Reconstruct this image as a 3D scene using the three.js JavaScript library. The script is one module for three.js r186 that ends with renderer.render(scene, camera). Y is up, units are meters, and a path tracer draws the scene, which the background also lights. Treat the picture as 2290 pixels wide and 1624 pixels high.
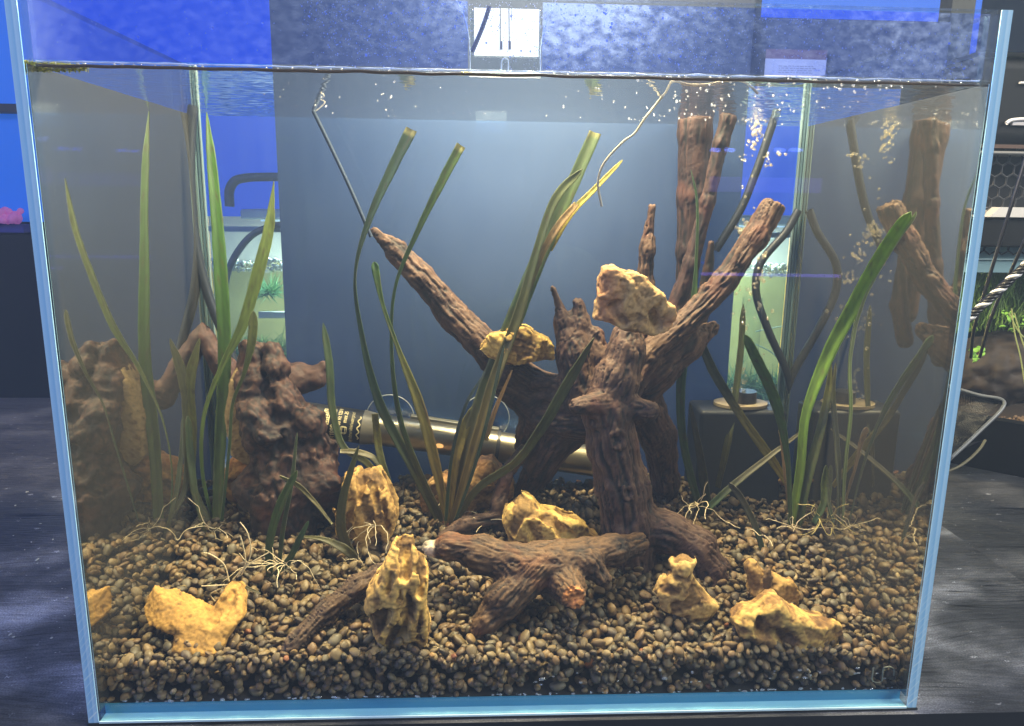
import * as THREE from 'three';
import { RoundedBoxGeometry } from 'three/addons/geometries/RoundedBoxGeometry.js';
import { mergeGeometries, mergeVertices } from 'three/addons/utils/BufferGeometryUtils.js';
import { RectAreaLightUniformsLib } from 'three/addons/lights/RectAreaLightUniformsLib.js';

// ---------------------------------------------------------------- camera, light, exposure
const scene = new THREE.Scene();
const camera = new THREE.PerspectiveCamera(51.42, 1024 / 726, 0.01, 40);
camera.position.set(-0.0204, 0.2722, 0.3607);
camera.rotation.order = 'YXZ';
camera.rotation.set(-0.20783, -0.04811, 0.01307);
camera.updateMatrixWorld(true);
const renderer = new THREE.WebGLRenderer({ antialias: true });
renderer.toneMapping = THREE.LinearToneMapping;
renderer.toneMappingExposure = 1;
renderer.shadowMap.enabled = true;
RectAreaLightUniformsLib.init();
scene.background = new THREE.Color(0.004, 0.006, 0.02);
scene.fog = new THREE.FogExp2(new THREE.Color(0.42, 0.62, 1.0), 0.085);

function areaLight(name, color, intensity, w, h, pos, target) {
  const l = new THREE.RectAreaLight(new THREE.Color(...color), intensity, w, h);
  l.name = name; l.position.set(...pos); l.lookAt(...target); scene.add(l);
  return l;
}
areaLight('shop_ceiling_light', [1.0, 0.97, 0.9], 30, 0.8, 0.5, [1.4, 1.1, 0.62], [0.3, 0, -0.1]);
areaLight('reef_shop_light', [0.32, 0.42, 1.0], 15, 0.7, 0.5, [-1.3, 0.9, 0.6], [-0.2, 0.1, -0.1]);

// ---------------------------------------------------------------- small tools
let seed = 12345;
const rnd = () => { seed = (seed + 0x6d2b79f5) | 0; let t = Math.imul(seed ^ (seed >>> 15), 1 | seed); t = (t + Math.imul(t ^ (t >>> 7), 61 | t)) ^ t; return ((t ^ (t >>> 14)) >>> 0) / 4294967296; };
const rr = (a, b) => a + (b - a) * rnd();
const V = (x, y, z) => new THREE.Vector3(x, y, z);
const clamp = (x, a = 0, b = 1) => Math.min(b, Math.max(a, x));
const lerp = (a, b, t) => a + (b - a) * t;
const sstep = (a, b, x) => { const t = clamp((x - a) / (b - a)); return t * t * (3 - 2 * t); };
const names = new Map();
function numbered(n) { const k = names.get(n) || 0; names.set(n, k + 1); return k ? n + '_' + String(k).padStart(3, '0') : n; }
function tag(o, label, category, group, kind) { o.userData.label = label; if (category) o.userData.category = category; if (group) o.userData.group = group; if (kind) o.userData.kind = kind; return o; }
function thing(name, label, category, group, kind) { const g = new THREE.Group(); g.name = numbered(name); scene.add(g); return tag(g, label, category, group, kind); }
function mesh(name, geo, mat, parent) { const m = new THREE.Mesh(geo, mat); m.name = numbered(name); m.castShadow = m.receiveShadow = true; (parent || scene).add(m); return m; }
function box(w, h, d, x, y, z, r = 0) { const g = r ? new RoundedBoxGeometry(w, h, d, 3, r) : new THREE.BoxGeometry(w, h, d); g.translate(x, y, z); return g; }
const std = (c, rough = 0.7, o = {}) => new THREE.MeshStandardMaterial({ color: new THREE.Color(...c), roughness: rough, ...o });
const phys = (c, rough = 0.5, o = {}) => new THREE.MeshPhysicalMaterial({ color: new THREE.Color(...c), roughness: rough, ...o });

// Perlin noise
const perm = new Uint8Array(512);
{ const p = [...Array(256).keys()]; for (let i = 255; i > 0; i--) { const j = Math.floor(rnd() * (i + 1)); [p[i], p[j]] = [p[j], p[i]]; } for (let i = 0; i < 512; i++) perm[i] = p[i & 255]; }
const grad = (h, x, y, z) => { h &= 15; const u = h < 8 ? x : y, v = h < 4 ? y : h === 12 || h === 14 ? x : z; return ((h & 1) ? -u : u) + ((h & 2) ? -v : v); };
const GX = new Float64Array(512), GY = new Float64Array(512), GZ = new Float64Array(512);
for (let i = 0; i < 512; i++) { const h = perm[i] & 15, u = (h & 1) ? -1 : 1, v = (h & 2) ? -1 : 1; if (h < 8) GX[i] += u; else GY[i] += u; if (h < 4) GY[i] += v; else if (h === 12 || h === 14) GX[i] += v; else GZ[i] += v; }
function noise(x, y, z) {
  let X = Math.floor(x), Y = Math.floor(y), Z = Math.floor(z); x -= X; y -= Y; z -= Z; X &= 255; Y &= 255; Z &= 255;
  const u = x * x * x * (x * (x * 6 - 15) + 10), v = y * y * y * (y * (y * 6 - 15) + 10), w = z * z * z * (z * (z * 6 - 15) + 10), x1 = x - 1, y1 = y - 1, z1 = z - 1;
  const a = perm[X] + Y, b = perm[X + 1] + Y, A = perm[a] + Z, AA = perm[a + 1] + Z, B = perm[b] + Z, BB = perm[b + 1] + Z;
  const p0 = GX[A] * x + GY[A] * y + GZ[A] * z, p1 = GX[B] * x1 + GY[B] * y + GZ[B] * z, p2 = GX[AA] * x + GY[AA] * y1 + GZ[AA] * z, p3 = GX[BB] * x1 + GY[BB] * y1 + GZ[BB] * z;
  const r0 = GX[A + 1] * x + GY[A + 1] * y + GZ[A + 1] * z1, r1 = GX[B + 1] * x1 + GY[B + 1] * y + GZ[B + 1] * z1, r2 = GX[AA + 1] * x + GY[AA + 1] * y1 + GZ[AA + 1] * z1, r3 = GX[BB + 1] * x1 + GY[BB + 1] * y1 + GZ[BB + 1] * z1;
  const c0 = p0 + u * (p1 - p0), c1 = p2 + u * (p3 - p2), d0 = r0 + u * (r1 - r0), d1 = r2 + u * (r3 - r2), e0 = c0 + v * (c1 - c0), e1 = d0 + v * (d1 - d0);
  return e0 + w * (e1 - e0);
}
const fbm = (x, y, z, o = 4) => { let s = 0, a = 0.5; for (let i = 0; i < o; i++) { s += a * noise(x, y, z); x = x * 2.03 + 7.1; y = y * 2.03 + 3.7; z = z * 2.03 + 1.3; a *= 0.5; } return s; };
const ridged = (x, y, z, o = 4) => { let s = 0, a = 0.5; for (let i = 0; i < o; i++) { s += a * (1 - 2 * Math.abs(noise(x, y, z))); x = x * 2.1 + 5.2; y = y * 2.1 + 1.9; z = z * 2.1 + 8.3; a *= 0.5; } return s; };

// A sight line of the photograph (2289 x 1624 raster) met with a plane of the place: where a thing at that distance stands.
const MW = camera.matrixWorld, EYE = camera.position;
function sight(px, py) { return V((px - 1144.5) / 1686.3, -(py - 812) / 1686.3, -1).transformDirection(MW); }
function P(px, py, z) { const d = sight(px, py); return EYE.clone().addScaledVector(d, (z - EYE.z) / d.z); }
const S = (z) => (EYE.z - z) * 1.01 / 1686.3;              // metres per raster step at that distance
// ---------------------------------------------------------------- the tank's measures (metres)
const W = 0.45, H = 0.3624, T = 0.006, BACK = -0.2, WATER = 0.3300, IX = W / 2 - T;
const BED = (x, z) => 0.0275 + (-z - T) * 0.185 + 0.0022 * Math.sin(x * 31 + 1) * Math.sin(z * 40);
function G(px, py) {                                        // where that sight line meets the gravel
  const d = sight(px, py); let t = 0.3;
  for (let i = 0; i < 40; i++) { const p = EYE.clone().addScaledVector(d, t); const e = p.y - BED(p.x, p.z); t += e / (-d.y + 0.185) * 0.8; }
  return EYE.clone().addScaledVector(d, t);
}
const TABLE = (px, py) => { const d = sight(px, py); return EYE.clone().addScaledVector(d, -EYE.y / d.y); };

// ---------------------------------------------------------------- distance fields meshed with surface nets
function fieldMesh(f, lo, hi, cell, f0 = f, slack = 0.004) {
  const nx = Math.ceil((hi.x - lo.x) / cell) + 2, ny = Math.ceil((hi.y - lo.y) / cell) + 2, nz = Math.ceil((hi.z - lo.z) / cell) + 2;
  const F = new Float32Array(nx * ny * nz).fill(1), id = (i, j, k) => (k * ny + j) * nx + i, B = 6;
  for (let bk = 0; bk < nz; bk += B) for (let bj = 0; bj < ny; bj += B) for (let bi = 0; bi < nx; bi += B) {
    const c = f0(lo.x + (bi + B / 2) * cell, lo.y + (bj + B / 2) * cell, lo.z + (bk + B / 2) * cell);
    const near = Math.abs(c) < B * cell * 1.0 + slack;
    for (let k = bk; k < Math.min(bk + B, nz); k++) for (let j = bj; j < Math.min(bj + B, ny); j++) for (let i = bi; i < Math.min(bi + B, nx); i++)
      F[id(i, j, k)] = near ? f(lo.x + i * cell, lo.y + j * cell, lo.z + k * cell) : c;
  }
  const vid = new Int32Array(nx * ny * nz).fill(-1), pos = [], idx = [];
  for (let k = 0; k < nz - 1; k++) for (let j = 0; j < ny - 1; j++) for (let i = 0; i < nx - 1; i++) {
    let inside = 0, n = 0, sx = 0, sy = 0, sz = 0; const v = [];
    for (let c = 0; c < 8; c++) { v[c] = F[id(i + (c & 1), j + ((c >> 1) & 1), k + (c >> 2))]; if (v[c] < 0) inside++; }
    if (inside === 0 || inside === 8) continue;
    for (let c = 0; c < 8; c++) for (let a = 0; a < 3; a++) {
      const d = c | (1 << a); if (d === c || (v[c] < 0) === (v[d] < 0)) continue;
      const t = v[c] / (v[c] - v[d]); n++;
      sx += (c & 1) + (a === 0 ? t : 0); sy += ((c >> 1) & 1) + (a === 1 ? t : 0); sz += (c >> 2) + (a === 2 ? t : 0);
    }
    vid[id(i, j, k)] = pos.length / 3;
    pos.push(lo.x + (i + sx / n) * cell, lo.y + (j + sy / n) * cell, lo.z + (k + sz / n) * cell);
  }
  const quad = (a, b, c, d, flip) => { if (a < 0 || b < 0 || c < 0 || d < 0) return; if (flip) idx.push(a, c, b, a, d, c); else idx.push(a, b, c, a, c, d); };
  for (let k = 1; k < nz - 1; k++) for (let j = 1; j < ny - 1; j++) for (let i = 1; i < nx - 1; i++) {
    const s = F[id(i, j, k)] < 0;
    if (s !== (F[id(i + 1, j, k)] < 0)) quad(vid[id(i, j - 1, k - 1)], vid[id(i, j, k - 1)], vid[id(i, j, k)], vid[id(i, j - 1, k)], !s);
    if (s !== (F[id(i, j + 1, k)] < 0)) quad(vid[id(i - 1, j, k - 1)], vid[id(i - 1, j, k)], vid[id(i, j, k)], vid[id(i, j, k - 1)], !s);
    if (s !== (F[id(i, j, k + 1)] < 0)) quad(vid[id(i - 1, j - 1, k)], vid[id(i, j - 1, k)], vid[id(i, j, k)], vid[id(i - 1, j, k)], !s);
  }
  const g = new THREE.BufferGeometry();
  g.setAttribute('position', new THREE.Float32BufferAttribute(pos, 3)); g.setIndex(idx); g.computeVertexNormals();
  return g;
}
const smin = (a, b, k) => { const h = Math.max(k - Math.abs(a - b), 0) / k; return Math.min(a, b) - h * h * k * 0.25; };
function bounds(list, pad) {
  const lo = V(9, 9, 9), hi = V(-9, -9, -9);
  for (const [p, r] of list) { lo.min(p.clone().subScalar(r + pad)); hi.max(p.clone().addScalar(r + pad)); }
  return [lo, hi];
}
// moves every vertex along its normal and colours it: shade(p, n) -> [lift, r, g, b]
function finish(g, shade) {
  const p = g.attributes.position, n = g.attributes.normal, col = new Float32Array(p.count * 3), q = V(), m = V();
  for (let i = 0; i < p.count; i++) {
    q.fromBufferAttribute(p, i); m.fromBufferAttribute(n, i);
    const s = shade(q, m); p.setXYZ(i, q.x + m.x * s[0], q.y + m.y * s[0], q.z + m.z * s[0]);
    col[i * 3] = s[1]; col[i * 3 + 1] = s[2]; col[i * 3 + 2] = s[3];
  }
  g.setAttribute('color', new THREE.BufferAttribute(col, 3)); g.computeVertexNormals();
  return g;
}
const tint = (a, b, t) => [lerp(a[0], b[0], t), lerp(a[1], b[1], t), lerp(a[2], b[2], t)];

// ---------------------------------------------------------------- the setting: room, table
const [woodCanvas, woodBump] = (() => {
  const N = 1536, mk = () => { const c = document.createElement('canvas'); c.width = c.height = N; return c; }, c = mk(), e = mk(), x = c.getContext('2d'), y = e.getContext('2d'), im = x.createImageData(N, N), ib = y.createImageData(N, N), d = im.data, h = ib.data;
  const eyes = [[0.83, 0.42, 0.9], [0.93, 0.24, 1], [0.74, 0.13, 0.7], [0.09, 0.2, 0.5]];
  for (let j = 0; j < N; j++) for (let i = 0; i < N; i++) {
    const u = i / N, v = j / N; let bend = 0.012 * noise(u * 3, v * 5, 0.3);
    for (const [ex, ey, k] of eyes) { const dx = (u - ex) / 0.16, dy = (v - ey) / 0.07, r = dx * dx + dy * dy; bend += k * 0.034 * Math.exp(-r * 0.7) * (dy > 0 ? 1 : -1); }
    const w = v + bend, fib = noise(u * 22, w * 420, 1.7), fib2 = noise(u * 70, w * 900, 5.2), band = noise(u * 2.2, w * 46, 3.1), ring = Math.abs(noise(u * 3, w * 120, 8)), crack = sstep(0.07, 0.0, ring) * sstep(0.0, 0.35, noise(u * 6, w * 18, 2));
    const scuff = sstep(-0.15, 0.5, fbm(u * 7 + 9, v * 9, 4, 5)), grit = noise(i * 0.45, j * 0.45, 3), worn = sstep(0.60, 0.7, noise(u * 75, v * 110, 6) + 0.3 * grit);
    const s = clamp(0.75 + 0.16 * fib + 0.22 * fib2 + 0.10 * band - 0.75 * crack + 0.38 * grit, 0.05, 1.6), o = (j * N + i) * 4, R = 72 * s + 66 * scuff * lerp(0.6, 2.4, sstep(0.55, 0.8, u)) * (0.8 + 0.12 * fib + 0.3 * grit) + 75 * worn;
    d[o] = clamp(R, 0, 255); d[o + 1] = clamp(R * 1.01, 0, 255); d[o + 2] = clamp(R * 1.05, 0, 255); d[o + 3] = 255;
    const q = clamp(130 + 70 * fib + 45 * fib2 + 40 * band - 110 * crack, 0, 255); h[o] = h[o + 1] = h[o + 2] = q; h[o + 3] = 255;
  }
  x.putImageData(im, 0, 0); y.putImageData(ib, 0, 0); return [c, e];
})();
function tex(c, srgb, rx = 1, ry = 1) { const t = new THREE.CanvasTexture(c); if (srgb) t.colorSpace = THREE.SRGBColorSpace; t.wrapS = t.wrapT = THREE.RepeatWrapping; t.repeat.set(rx, ry); return t; }
const tableMat = std([1, 1, 1], 0.5, { map: tex(woodCanvas, true), bumpMap: tex(woodBump, false), bumpScale: 0.0006 });
{
  const t = thing('table', 'black painted wooden table with worn grain under the tank', 'table');
  const top = new THREE.BoxGeometry(1.9, 0.03, 0.69); top.translate(0.05, -0.0155, -0.341);
  const uv = top.attributes.uv, tp = top.attributes.position; for (let i = 0; i < uv.count; i++) uv.setXY(i, tp.getX(i) / 0.6 + 0.35, tp.getZ(i) / 0.6 + 0.93);
  const tk = std([0.008, 0.008, 0.009], 0.6); mesh('table_top', top, [tk, tk, tableMat, tk, tk, tk], t);
  mesh('apron', box(1.9, 0.3, 0.02, 0.05, -0.182, -0.012), std([0.006, 0.006, 0.007], 0.6), t);
  const fl = [];
  for (let i = 0; i < 34; i++) {
    const p = TABLE(rr(5, 185), rr(1090, 1500)); const g = new THREE.IcosahedronGeometry(Math.exp(rr(-8.5, -6.7)), 0); g.scale(rr(0.8, 2.4), 0.25, rr(0.6, 1.3)); g.rotateY(rr(0, 3)); g.translate(p.x, 0.0002, p.z);
    if (p.x < -W / 2 - 0.003) fl.push(g);
  }
  const m = mesh('paint_flakes', mergeGeometries(fl), std([0.5, 0.5, 0.45], 0.8), t); m.userData.kind = 'stuff';
}
{ const w = mesh('back_wall', box(6, 3, 0.05, 0, 0.9, -1.9), std([0.006, 0.006, 0.012], 0.9)); tag(w, 'dark back wall of the shop', null, null, 'structure');
  const f = mesh('floor', box(6, 0.02, 5, 0, -0.75, 0.4), std([0.01, 0.01, 0.016], 0.8)); tag(f, 'dark shop floor below the table', null, null, 'structure'); }

// ---------------------------------------------------------------- glass tank
const clearGlass = phys([0.97, 0.995, 1], 0.0, { transmission: 1, thickness: 0, ior: 1.5 });
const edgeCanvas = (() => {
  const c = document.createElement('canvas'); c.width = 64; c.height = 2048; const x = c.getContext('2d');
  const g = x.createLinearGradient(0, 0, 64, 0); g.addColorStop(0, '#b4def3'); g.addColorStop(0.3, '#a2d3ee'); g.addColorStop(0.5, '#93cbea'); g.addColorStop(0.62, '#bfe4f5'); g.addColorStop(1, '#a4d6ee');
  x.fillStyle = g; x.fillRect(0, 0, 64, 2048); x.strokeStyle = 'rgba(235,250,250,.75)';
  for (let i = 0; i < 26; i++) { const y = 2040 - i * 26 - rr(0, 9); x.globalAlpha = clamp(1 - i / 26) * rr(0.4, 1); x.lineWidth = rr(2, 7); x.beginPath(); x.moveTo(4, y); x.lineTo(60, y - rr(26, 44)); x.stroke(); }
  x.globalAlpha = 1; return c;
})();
const edgeMat = std([0.95, 0.98, 1], 0.35, { map: tex(edgeCanvas, true) });  // pale blue stands in for lamp light carried inside the glass
const tank = thing('glass_tank', 'rimless clear glass aquarium on the black table', 'aquarium');
{
  mesh('front_pane', box(2 * IX - 0.002, H - 0.0005, T - 0.0004, 0, H / 2, -T / 2), clearGlass, tank);
  mesh('back_pane', box(W - 2 * T, H - 0.012, T, 0, H / 2 + 0.006, BACK - T / 2 - 0.0005), clearGlass, tank);
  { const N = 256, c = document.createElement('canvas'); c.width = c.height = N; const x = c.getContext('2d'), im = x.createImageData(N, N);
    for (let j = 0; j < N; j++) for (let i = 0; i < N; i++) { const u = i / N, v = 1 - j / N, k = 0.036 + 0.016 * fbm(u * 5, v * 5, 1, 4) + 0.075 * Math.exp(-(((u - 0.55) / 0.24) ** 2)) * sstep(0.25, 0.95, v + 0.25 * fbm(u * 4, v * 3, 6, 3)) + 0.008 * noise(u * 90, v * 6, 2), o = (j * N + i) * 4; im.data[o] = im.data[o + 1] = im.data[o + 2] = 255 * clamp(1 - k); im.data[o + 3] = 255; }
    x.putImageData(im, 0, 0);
    mesh('haze_film', box(2 * IX - 0.012, WATER - 0.02, 0.0003, 0, (WATER + 0.02) / 2, BACK - 0.0002), phys([0.58, 0.74, 0.97], 0, { transmission: 1, transmissionMap: tex(c, false), thickness: 0, ior: 1.05 }), tank); }  // water haze and its top-centre glow painted into this sheet
  for (const s of [-1, 1]) {
    const sp = mesh('side_pane', box(T - 0.0006, H, -BACK, s * (W / 2 - T / 2), H / 2, BACK / 2 - 0.0005), clearGlass, tank);
    const e = new THREE.BoxGeometry(T - 0.0008, H - 0.0008, 0.0006); e.translate(s * (W / 2 - T / 2), H / 2, 0.0001); mesh('pane_edge', e, edgeMat, sp);
    // the seam of the back corner: clear silicone between two ground edges
    const b = (x, w, c) => mesh('corner_seam', box(w, H - 0.014, 0.003, x, H / 2 + 0.007, BACK + 0.0012), std(c, 0.4), sp);
    b(s * (IX - 0.0010), 0.0009, [0.13, 0.22, 0.25]); b(s * (IX - 0.0030), 0.0016, [0.07, 0.13, 0.16]); b(s * (IX - 0.0049), 0.0008, [0.16, 0.24, 0.26]);
  }
  { const N = 512, c = document.createElement('canvas'); c.width = 2 * N; c.height = 128; const x = c.getContext('2d'), im = x.createImageData(2 * N, 128);
    for (let j = 0; j < 128; j++) for (let i = 0; i < 2 * N; i++) { const u = i / (2 * N), v = j / 128, b = fbm(u * 84, v * 8, 3, 4), m = fbm(u * 300, v * 28, 7, 3), k = u < 0.275 ? clamp(0.10 + 0.12 * b + (u < 0.06 ? 0.2 * (1 - u / 0.06) : 0), 0.01, 0.4) : clamp((0.085 + 0.22 * Math.exp(-(((u - 0.54) / 0.12) ** 2)) * (1.3 - v) + 0.10 * sstep(0.8, 0.93, u)) * (1 + 1.3 * b) + 0.10 * m, 0.012, 0.32), o = (j * 2 * N + i) * 4; im.data[o] = im.data[o + 1] = im.data[o + 2] = 255 * k; im.data[o + 3] = 255; }
    x.putImageData(im, 0, 0); const h = H - WATER - 0.0035, mat = phys([0.55, 0.66, 1], 1, { transmission: 1, thickness: 0, ior: 1.02, roughnessMap: tex(c, false) });
    const l = P(1046, 100, -T).x, r = P(1212, 100, -T).x;
    for (const [x0, x1] of [[-IX + 0.0005, l], [r, IX - 0.0005]]) { const g = box(x1 - x0, h, 0.0002, (x0 + x1) / 2, WATER + 0.0028 + h / 2, -T - 0.0003), uv = g.attributes.uv, p = g.attributes.position; for (let i = 0; i < uv.count; i++) uv.setX(i, (p.getX(i) + IX) / (2 * IX)); mesh('condensation', g, mat, tank); } }
  const base = mesh('base_pane', box(W - 2 * T, 0.005, -BACK - T - 0.003, 0, 0.0043, (BACK - T - 0.003) / 2), std([0.05, 0.08, 0.09], 0.3), tank);
  mesh('pane_edge', box(W - 2 * T - 0.0005, 0.0056, 0.0006, 0, 0.0045, -T - 0.0006), std([0.05, 0.27, 0.46], 0.35), base);
  mesh('pane_edge', box(W - 2 * T - 0.0004, 0.0014, 0.0008, 0, 0.0013, 0.0007), std([0.62, 0.88, 0.92], 0.3), base);
  mesh('pane_edge', box(W - 2 * T - 0.0004, 0.0012, 0.0060, 0, 0.0011, -0.0034), std([0.22, 0.52, 0.66], 0.35), base);  // light cyan put in for the glow along the bottom edge
  mesh('silicone_seam', box(W, 0.0009, 0.002, 0, 0.0005, 0.0003), std([0.01, 0.012, 0.012], 0.4), base);
}
// ---------------------------------------------------------------- water
const waterMat = phys([1, 1, 1], 0.0, { transmission: 1, thickness: 0, ior: 2.1 });
const innerMirror = new THREE.MeshStandardMaterial({ color: new THREE.Color(0.60, 0.59, 0.54), metalness: 0.96, roughness: 0.03 });
{
  const w = thing('water', 'still tank water with a rippled surface and mirroring sides', 'water', null, 'structure');
  const g = new THREE.PlaneGeometry(2 * IX - 0.002, -BACK - T, 300, 150); g.rotateX(-Math.PI / 2); g.translate(0, WATER, (BACK - T) / 2);
  const p = g.attributes.position;
  for (let i = 0; i < p.count; i++) { const x = p.getX(i), z = p.getZ(i); const a = 0.15 + 0.85 * sstep(0.02, 0.2, x) + 0.4 * sstep(-0.12, -0.2, x); p.setY(i, WATER + a * (0.0006 * fbm(x * 40, 0, z * 70, 3) + 0.0005 * noise(x * 130, 3, z * 190))); }
  g.computeVertexNormals(); mesh('water_surface', g, waterMat, w);
  for (const s of [-1, 1]) mesh('water_side', box(0.0004, WATER - 0.007, -BACK - 0.0016, s * (IX - 0.0003), (WATER + 0.007) / 2, BACK / 2), innerMirror, w);
  // the meniscus where the surface climbs the front pane
  const m = new THREE.CylinderGeometry(0.00075, 0.00075, 2 * IX - 0.002, 10, 200, true); m.rotateZ(Math.PI / 2); m.scale(1, 1.0, 0.5); m.translate(0, WATER + 0.0004, -T - 0.0009);
  const mp = m.attributes.position; for (let i = 0; i < mp.count; i++) mp.setY(i, mp.getY(i) + 0.0006 * noise(mp.getX(i) * 60, 4, 0));
  mesh('meniscus', m, phys([0.12, 0.075, 0.045], 0.3, { transmission: 0.35, thickness: 0, clearcoat: 1 }), w);
  const meniscusHighlight = new THREE.CylinderGeometry(0.0005, 0.0005, 2 * IX - 0.002, 8, 200, true); meniscusHighlight.rotateZ(Math.PI / 2); const hp = meniscusHighlight.attributes.position; for (let i = 0; i < hp.count; i++) hp.setY(i, hp.getY(i) * (0.7 + 0.9 * noise(hp.getX(i) * 140, 2, 1)) + WATER + 0.0021 + 0.0005 * noise(hp.getX(i) * 90, 1, 0)); meniscusHighlight.translate(0, 0, -T - 0.0012); mesh('meniscus', meniscusHighlight, phys([0.7, 0.8, 1], 0.1, { transmission: 0.5, thickness: 0, ior: 1.8 }), w);  // pale tube added as the bright highlight above the meniscus
}
// ---------------------------------------------------------------- gravel
{
  const bed = thing('gravel_bed', 'bed of small smooth dark river pebbles over the whole tank floor', null, null, 'structure');
  const bg = new THREE.PlaneGeometry(2 * IX - 0.002, -BACK - T - 0.002, 80, 40); bg.rotateX(-Math.PI / 2); bg.translate(0, 0, (BACK - T) / 2);
  const bp = bg.attributes.position; for (let i = 0; i < bp.count; i++) { const z = bp.getZ(i); bp.setY(i, lerp(0.0074, BED(bp.getX(i), z) - 0.009, sstep(-T, -T - 0.03, z))); }
  bg.computeVertexNormals(); mesh('gravel_base', bg, std([0.012, 0.01, 0.008], 1), bed);
  const variants = [];
  for (let v = 0; v < 10; v++) {
    const g = mergeVertices(new THREE.IcosahedronGeometry(1, 4).deleteAttribute('uv').deleteAttribute('normal'), 1e-4), p = g.attributes.position, angular = v >= 8;
    for (let i = 0; i < p.count; i++) {
      let x = p.getX(i), y = p.getY(i), z = p.getZ(i); const l = 1 + (angular ? 0.5 : 0.15) * noise(x * 1.1 + v * 9, y * 1.1, z * 1.1) + (angular ? 0.14 : 0.03) * noise(x * 3 + v, y * 3, z * 3);
      p.setXYZ(i, x * l, y * l, z * l);
    }
    g.computeVertexNormals(); variants.push(g);
  }
  const N = 0.0009, X0 = -IX, Z0 = BACK, nx = Math.ceil(2 * IX / N), nz = Math.ceil((-BACK - T) / N), hm = new Float32Array(nx * nz);
  for (let k = 0; k < nz; k++) for (let i = 0; i < nx; i++) { const z = Z0 + k * N, x = X0 + i * N; hm[k * nx + i] = lerp(0.0074, BED(x, z) - 0.0085, sstep(-T, -T - 0.025, z)); }
  const list = [], q = new THREE.Quaternion(), e = new THREE.Euler(), up = V(0, 1, 0);
  const hmAt = (x, z) => hm[clamp(Math.round((z - Z0) / N), 0, nz - 1) * nx + clamp(Math.round((x - X0) / N), 0, nx - 1)];
  const target = (x, z) => BED(x, z) + 0.0006;
  let misses = 0;
  for (let n = 0; n < 50000 && list.length < 14000 && misses < 2200; n++) {
    const s = Math.exp(rr(-0.5, 0.34)) * 0.00245, a = s * rr(1.0, 1.42), b = s * rr(0.5, 0.76), c = s * rr(0.82, 1.0);
    let best = null, low = 9;
    const front = rnd() < 0.16;
    for (let k = 0; k < 5; k++) { const x = rr(-IX + a, IX - a), z = front ? rr(-T - a * 1.8, -T - a * 0.9) : rr(BACK + a, -T - a * 0.95), d = hmAt(x, z) - target(x, z); if (d < low) { low = d; best = [x, z]; } }
    const [x, z] = best; if (low > -0.0012) { misses++; continue; }
    // lie along the local slope
    const dx = (hmAt(x + a, z) - hmAt(x - a, z)) / (2 * a), dz = (hmAt(x, z + a) - hmAt(x, z - a)) / (2 * a);
    const nrm = V(-clamp(dx, -0.9, 0.9), 1, -clamp(dz, -0.9, 0.9)).normalize();
    q.setFromUnitVectors(up, nrm).multiply(new THREE.Quaternion().setFromEuler(e.set(rr(-0.22, 0.22), rr(0, 6.28), rr(-0.22, 0.22))));
    const m3 = new THREE.Matrix4().compose(V(0, 0, 0), q, V(a, b, c)), el = m3.elements, ext = (r) => Math.hypot(el[r], el[4 + r], el[8 + r]);
    const hx = ext(0), hy = ext(1), hz = ext(2); let rest = -9;
    const i0 = Math.max(0, Math.floor((x - hx - X0) / N)), i1 = Math.min(nx - 1, Math.ceil((x + hx - X0) / N)), k0 = Math.max(0, Math.floor((z - hz - Z0) / N)), k1 = Math.min(nz - 1, Math.ceil((z + hz - Z0) / N));
    for (let k = k0; k <= k1; k++) for (let i = i0; i <= i1; i++) { const u = (X0 + i * N - x) / hx, w = (Z0 + k * N - z) / hz, r2 = u * u + w * w; if (r2 < 0.8) rest = Math.max(rest, hm[k * nx + i] + hy * Math.sqrt(1 - r2)); }
    rest -= hy * 0.22;
    if (rest - target(x, z) > 0.0035) { misses++; continue; }
    for (let k = k0; k <= k1; k++) for (let i = i0; i <= i1; i++) { const u = (X0 + i * N - x) / hx, w = (Z0 + k * N - z) / hz, r2 = u * u + w * w; if (r2 < 1) hm[k * nx + i] = Math.max(hm[k * nx + i], rest + hy * Math.sqrt(1 - r2) * 0.96); }
    list.push({ x, y: rest, z, hy, q: q.clone(), s: [a, b, c] });
  }
  const tones = [[0.122, 0.088, 0.042], [0.142, 0.102, 0.048], [0.092, 0.076, 0.046], [0.155, 0.10, 0.042], [0.078, 0.058, 0.036], [0.158, 0.112, 0.052], [0.13, 0.08, 0.036]];
  for (const o of list) {
    const t = rnd(); let c = tones[Math.floor(rnd() * tones.length)]; if (t < 0.010) c = [0.26, 0.15, 0.05]; else if (t < 0.014) c = [0.36, 0.28, 0.16]; else if (t < 0.018) c = [0.2, 0.075, 0.03];
    const l = rr(0.78, 1.28); o.c = new THREE.Color(c[0] * l, c[1] * l, c[2] * l); o.v = rnd() < 0.05 ? 8 + Math.floor(rnd() * 2) : Math.floor(rnd() * 8);
    o.shown = (o.y + o.hy > hmAt(o.x, o.z) - 0.0006 || o.z > -T - 0.006) ? Math.max(...o.s) / (EYE.z - o.z) : 0;
  }
  const pebMat = std([1, 1, 1], 0.55);
  const pc = document.createElement('canvas'); pc.width = pc.height = 16;
  list.sort((a, b) => b.shown - a.shown);
  const mats = tones.flatMap((c) => [0.8, 1.0, 1.22].map((l) => std(c.map((v) => v * l), 0.55))), odd = [std([0.26, 0.15, 0.05], 0.6), std([0.36, 0.28, 0.16], 0.6), std([0.2, 0.075, 0.03], 0.6)];
  const M = new THREE.Matrix4();
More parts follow.
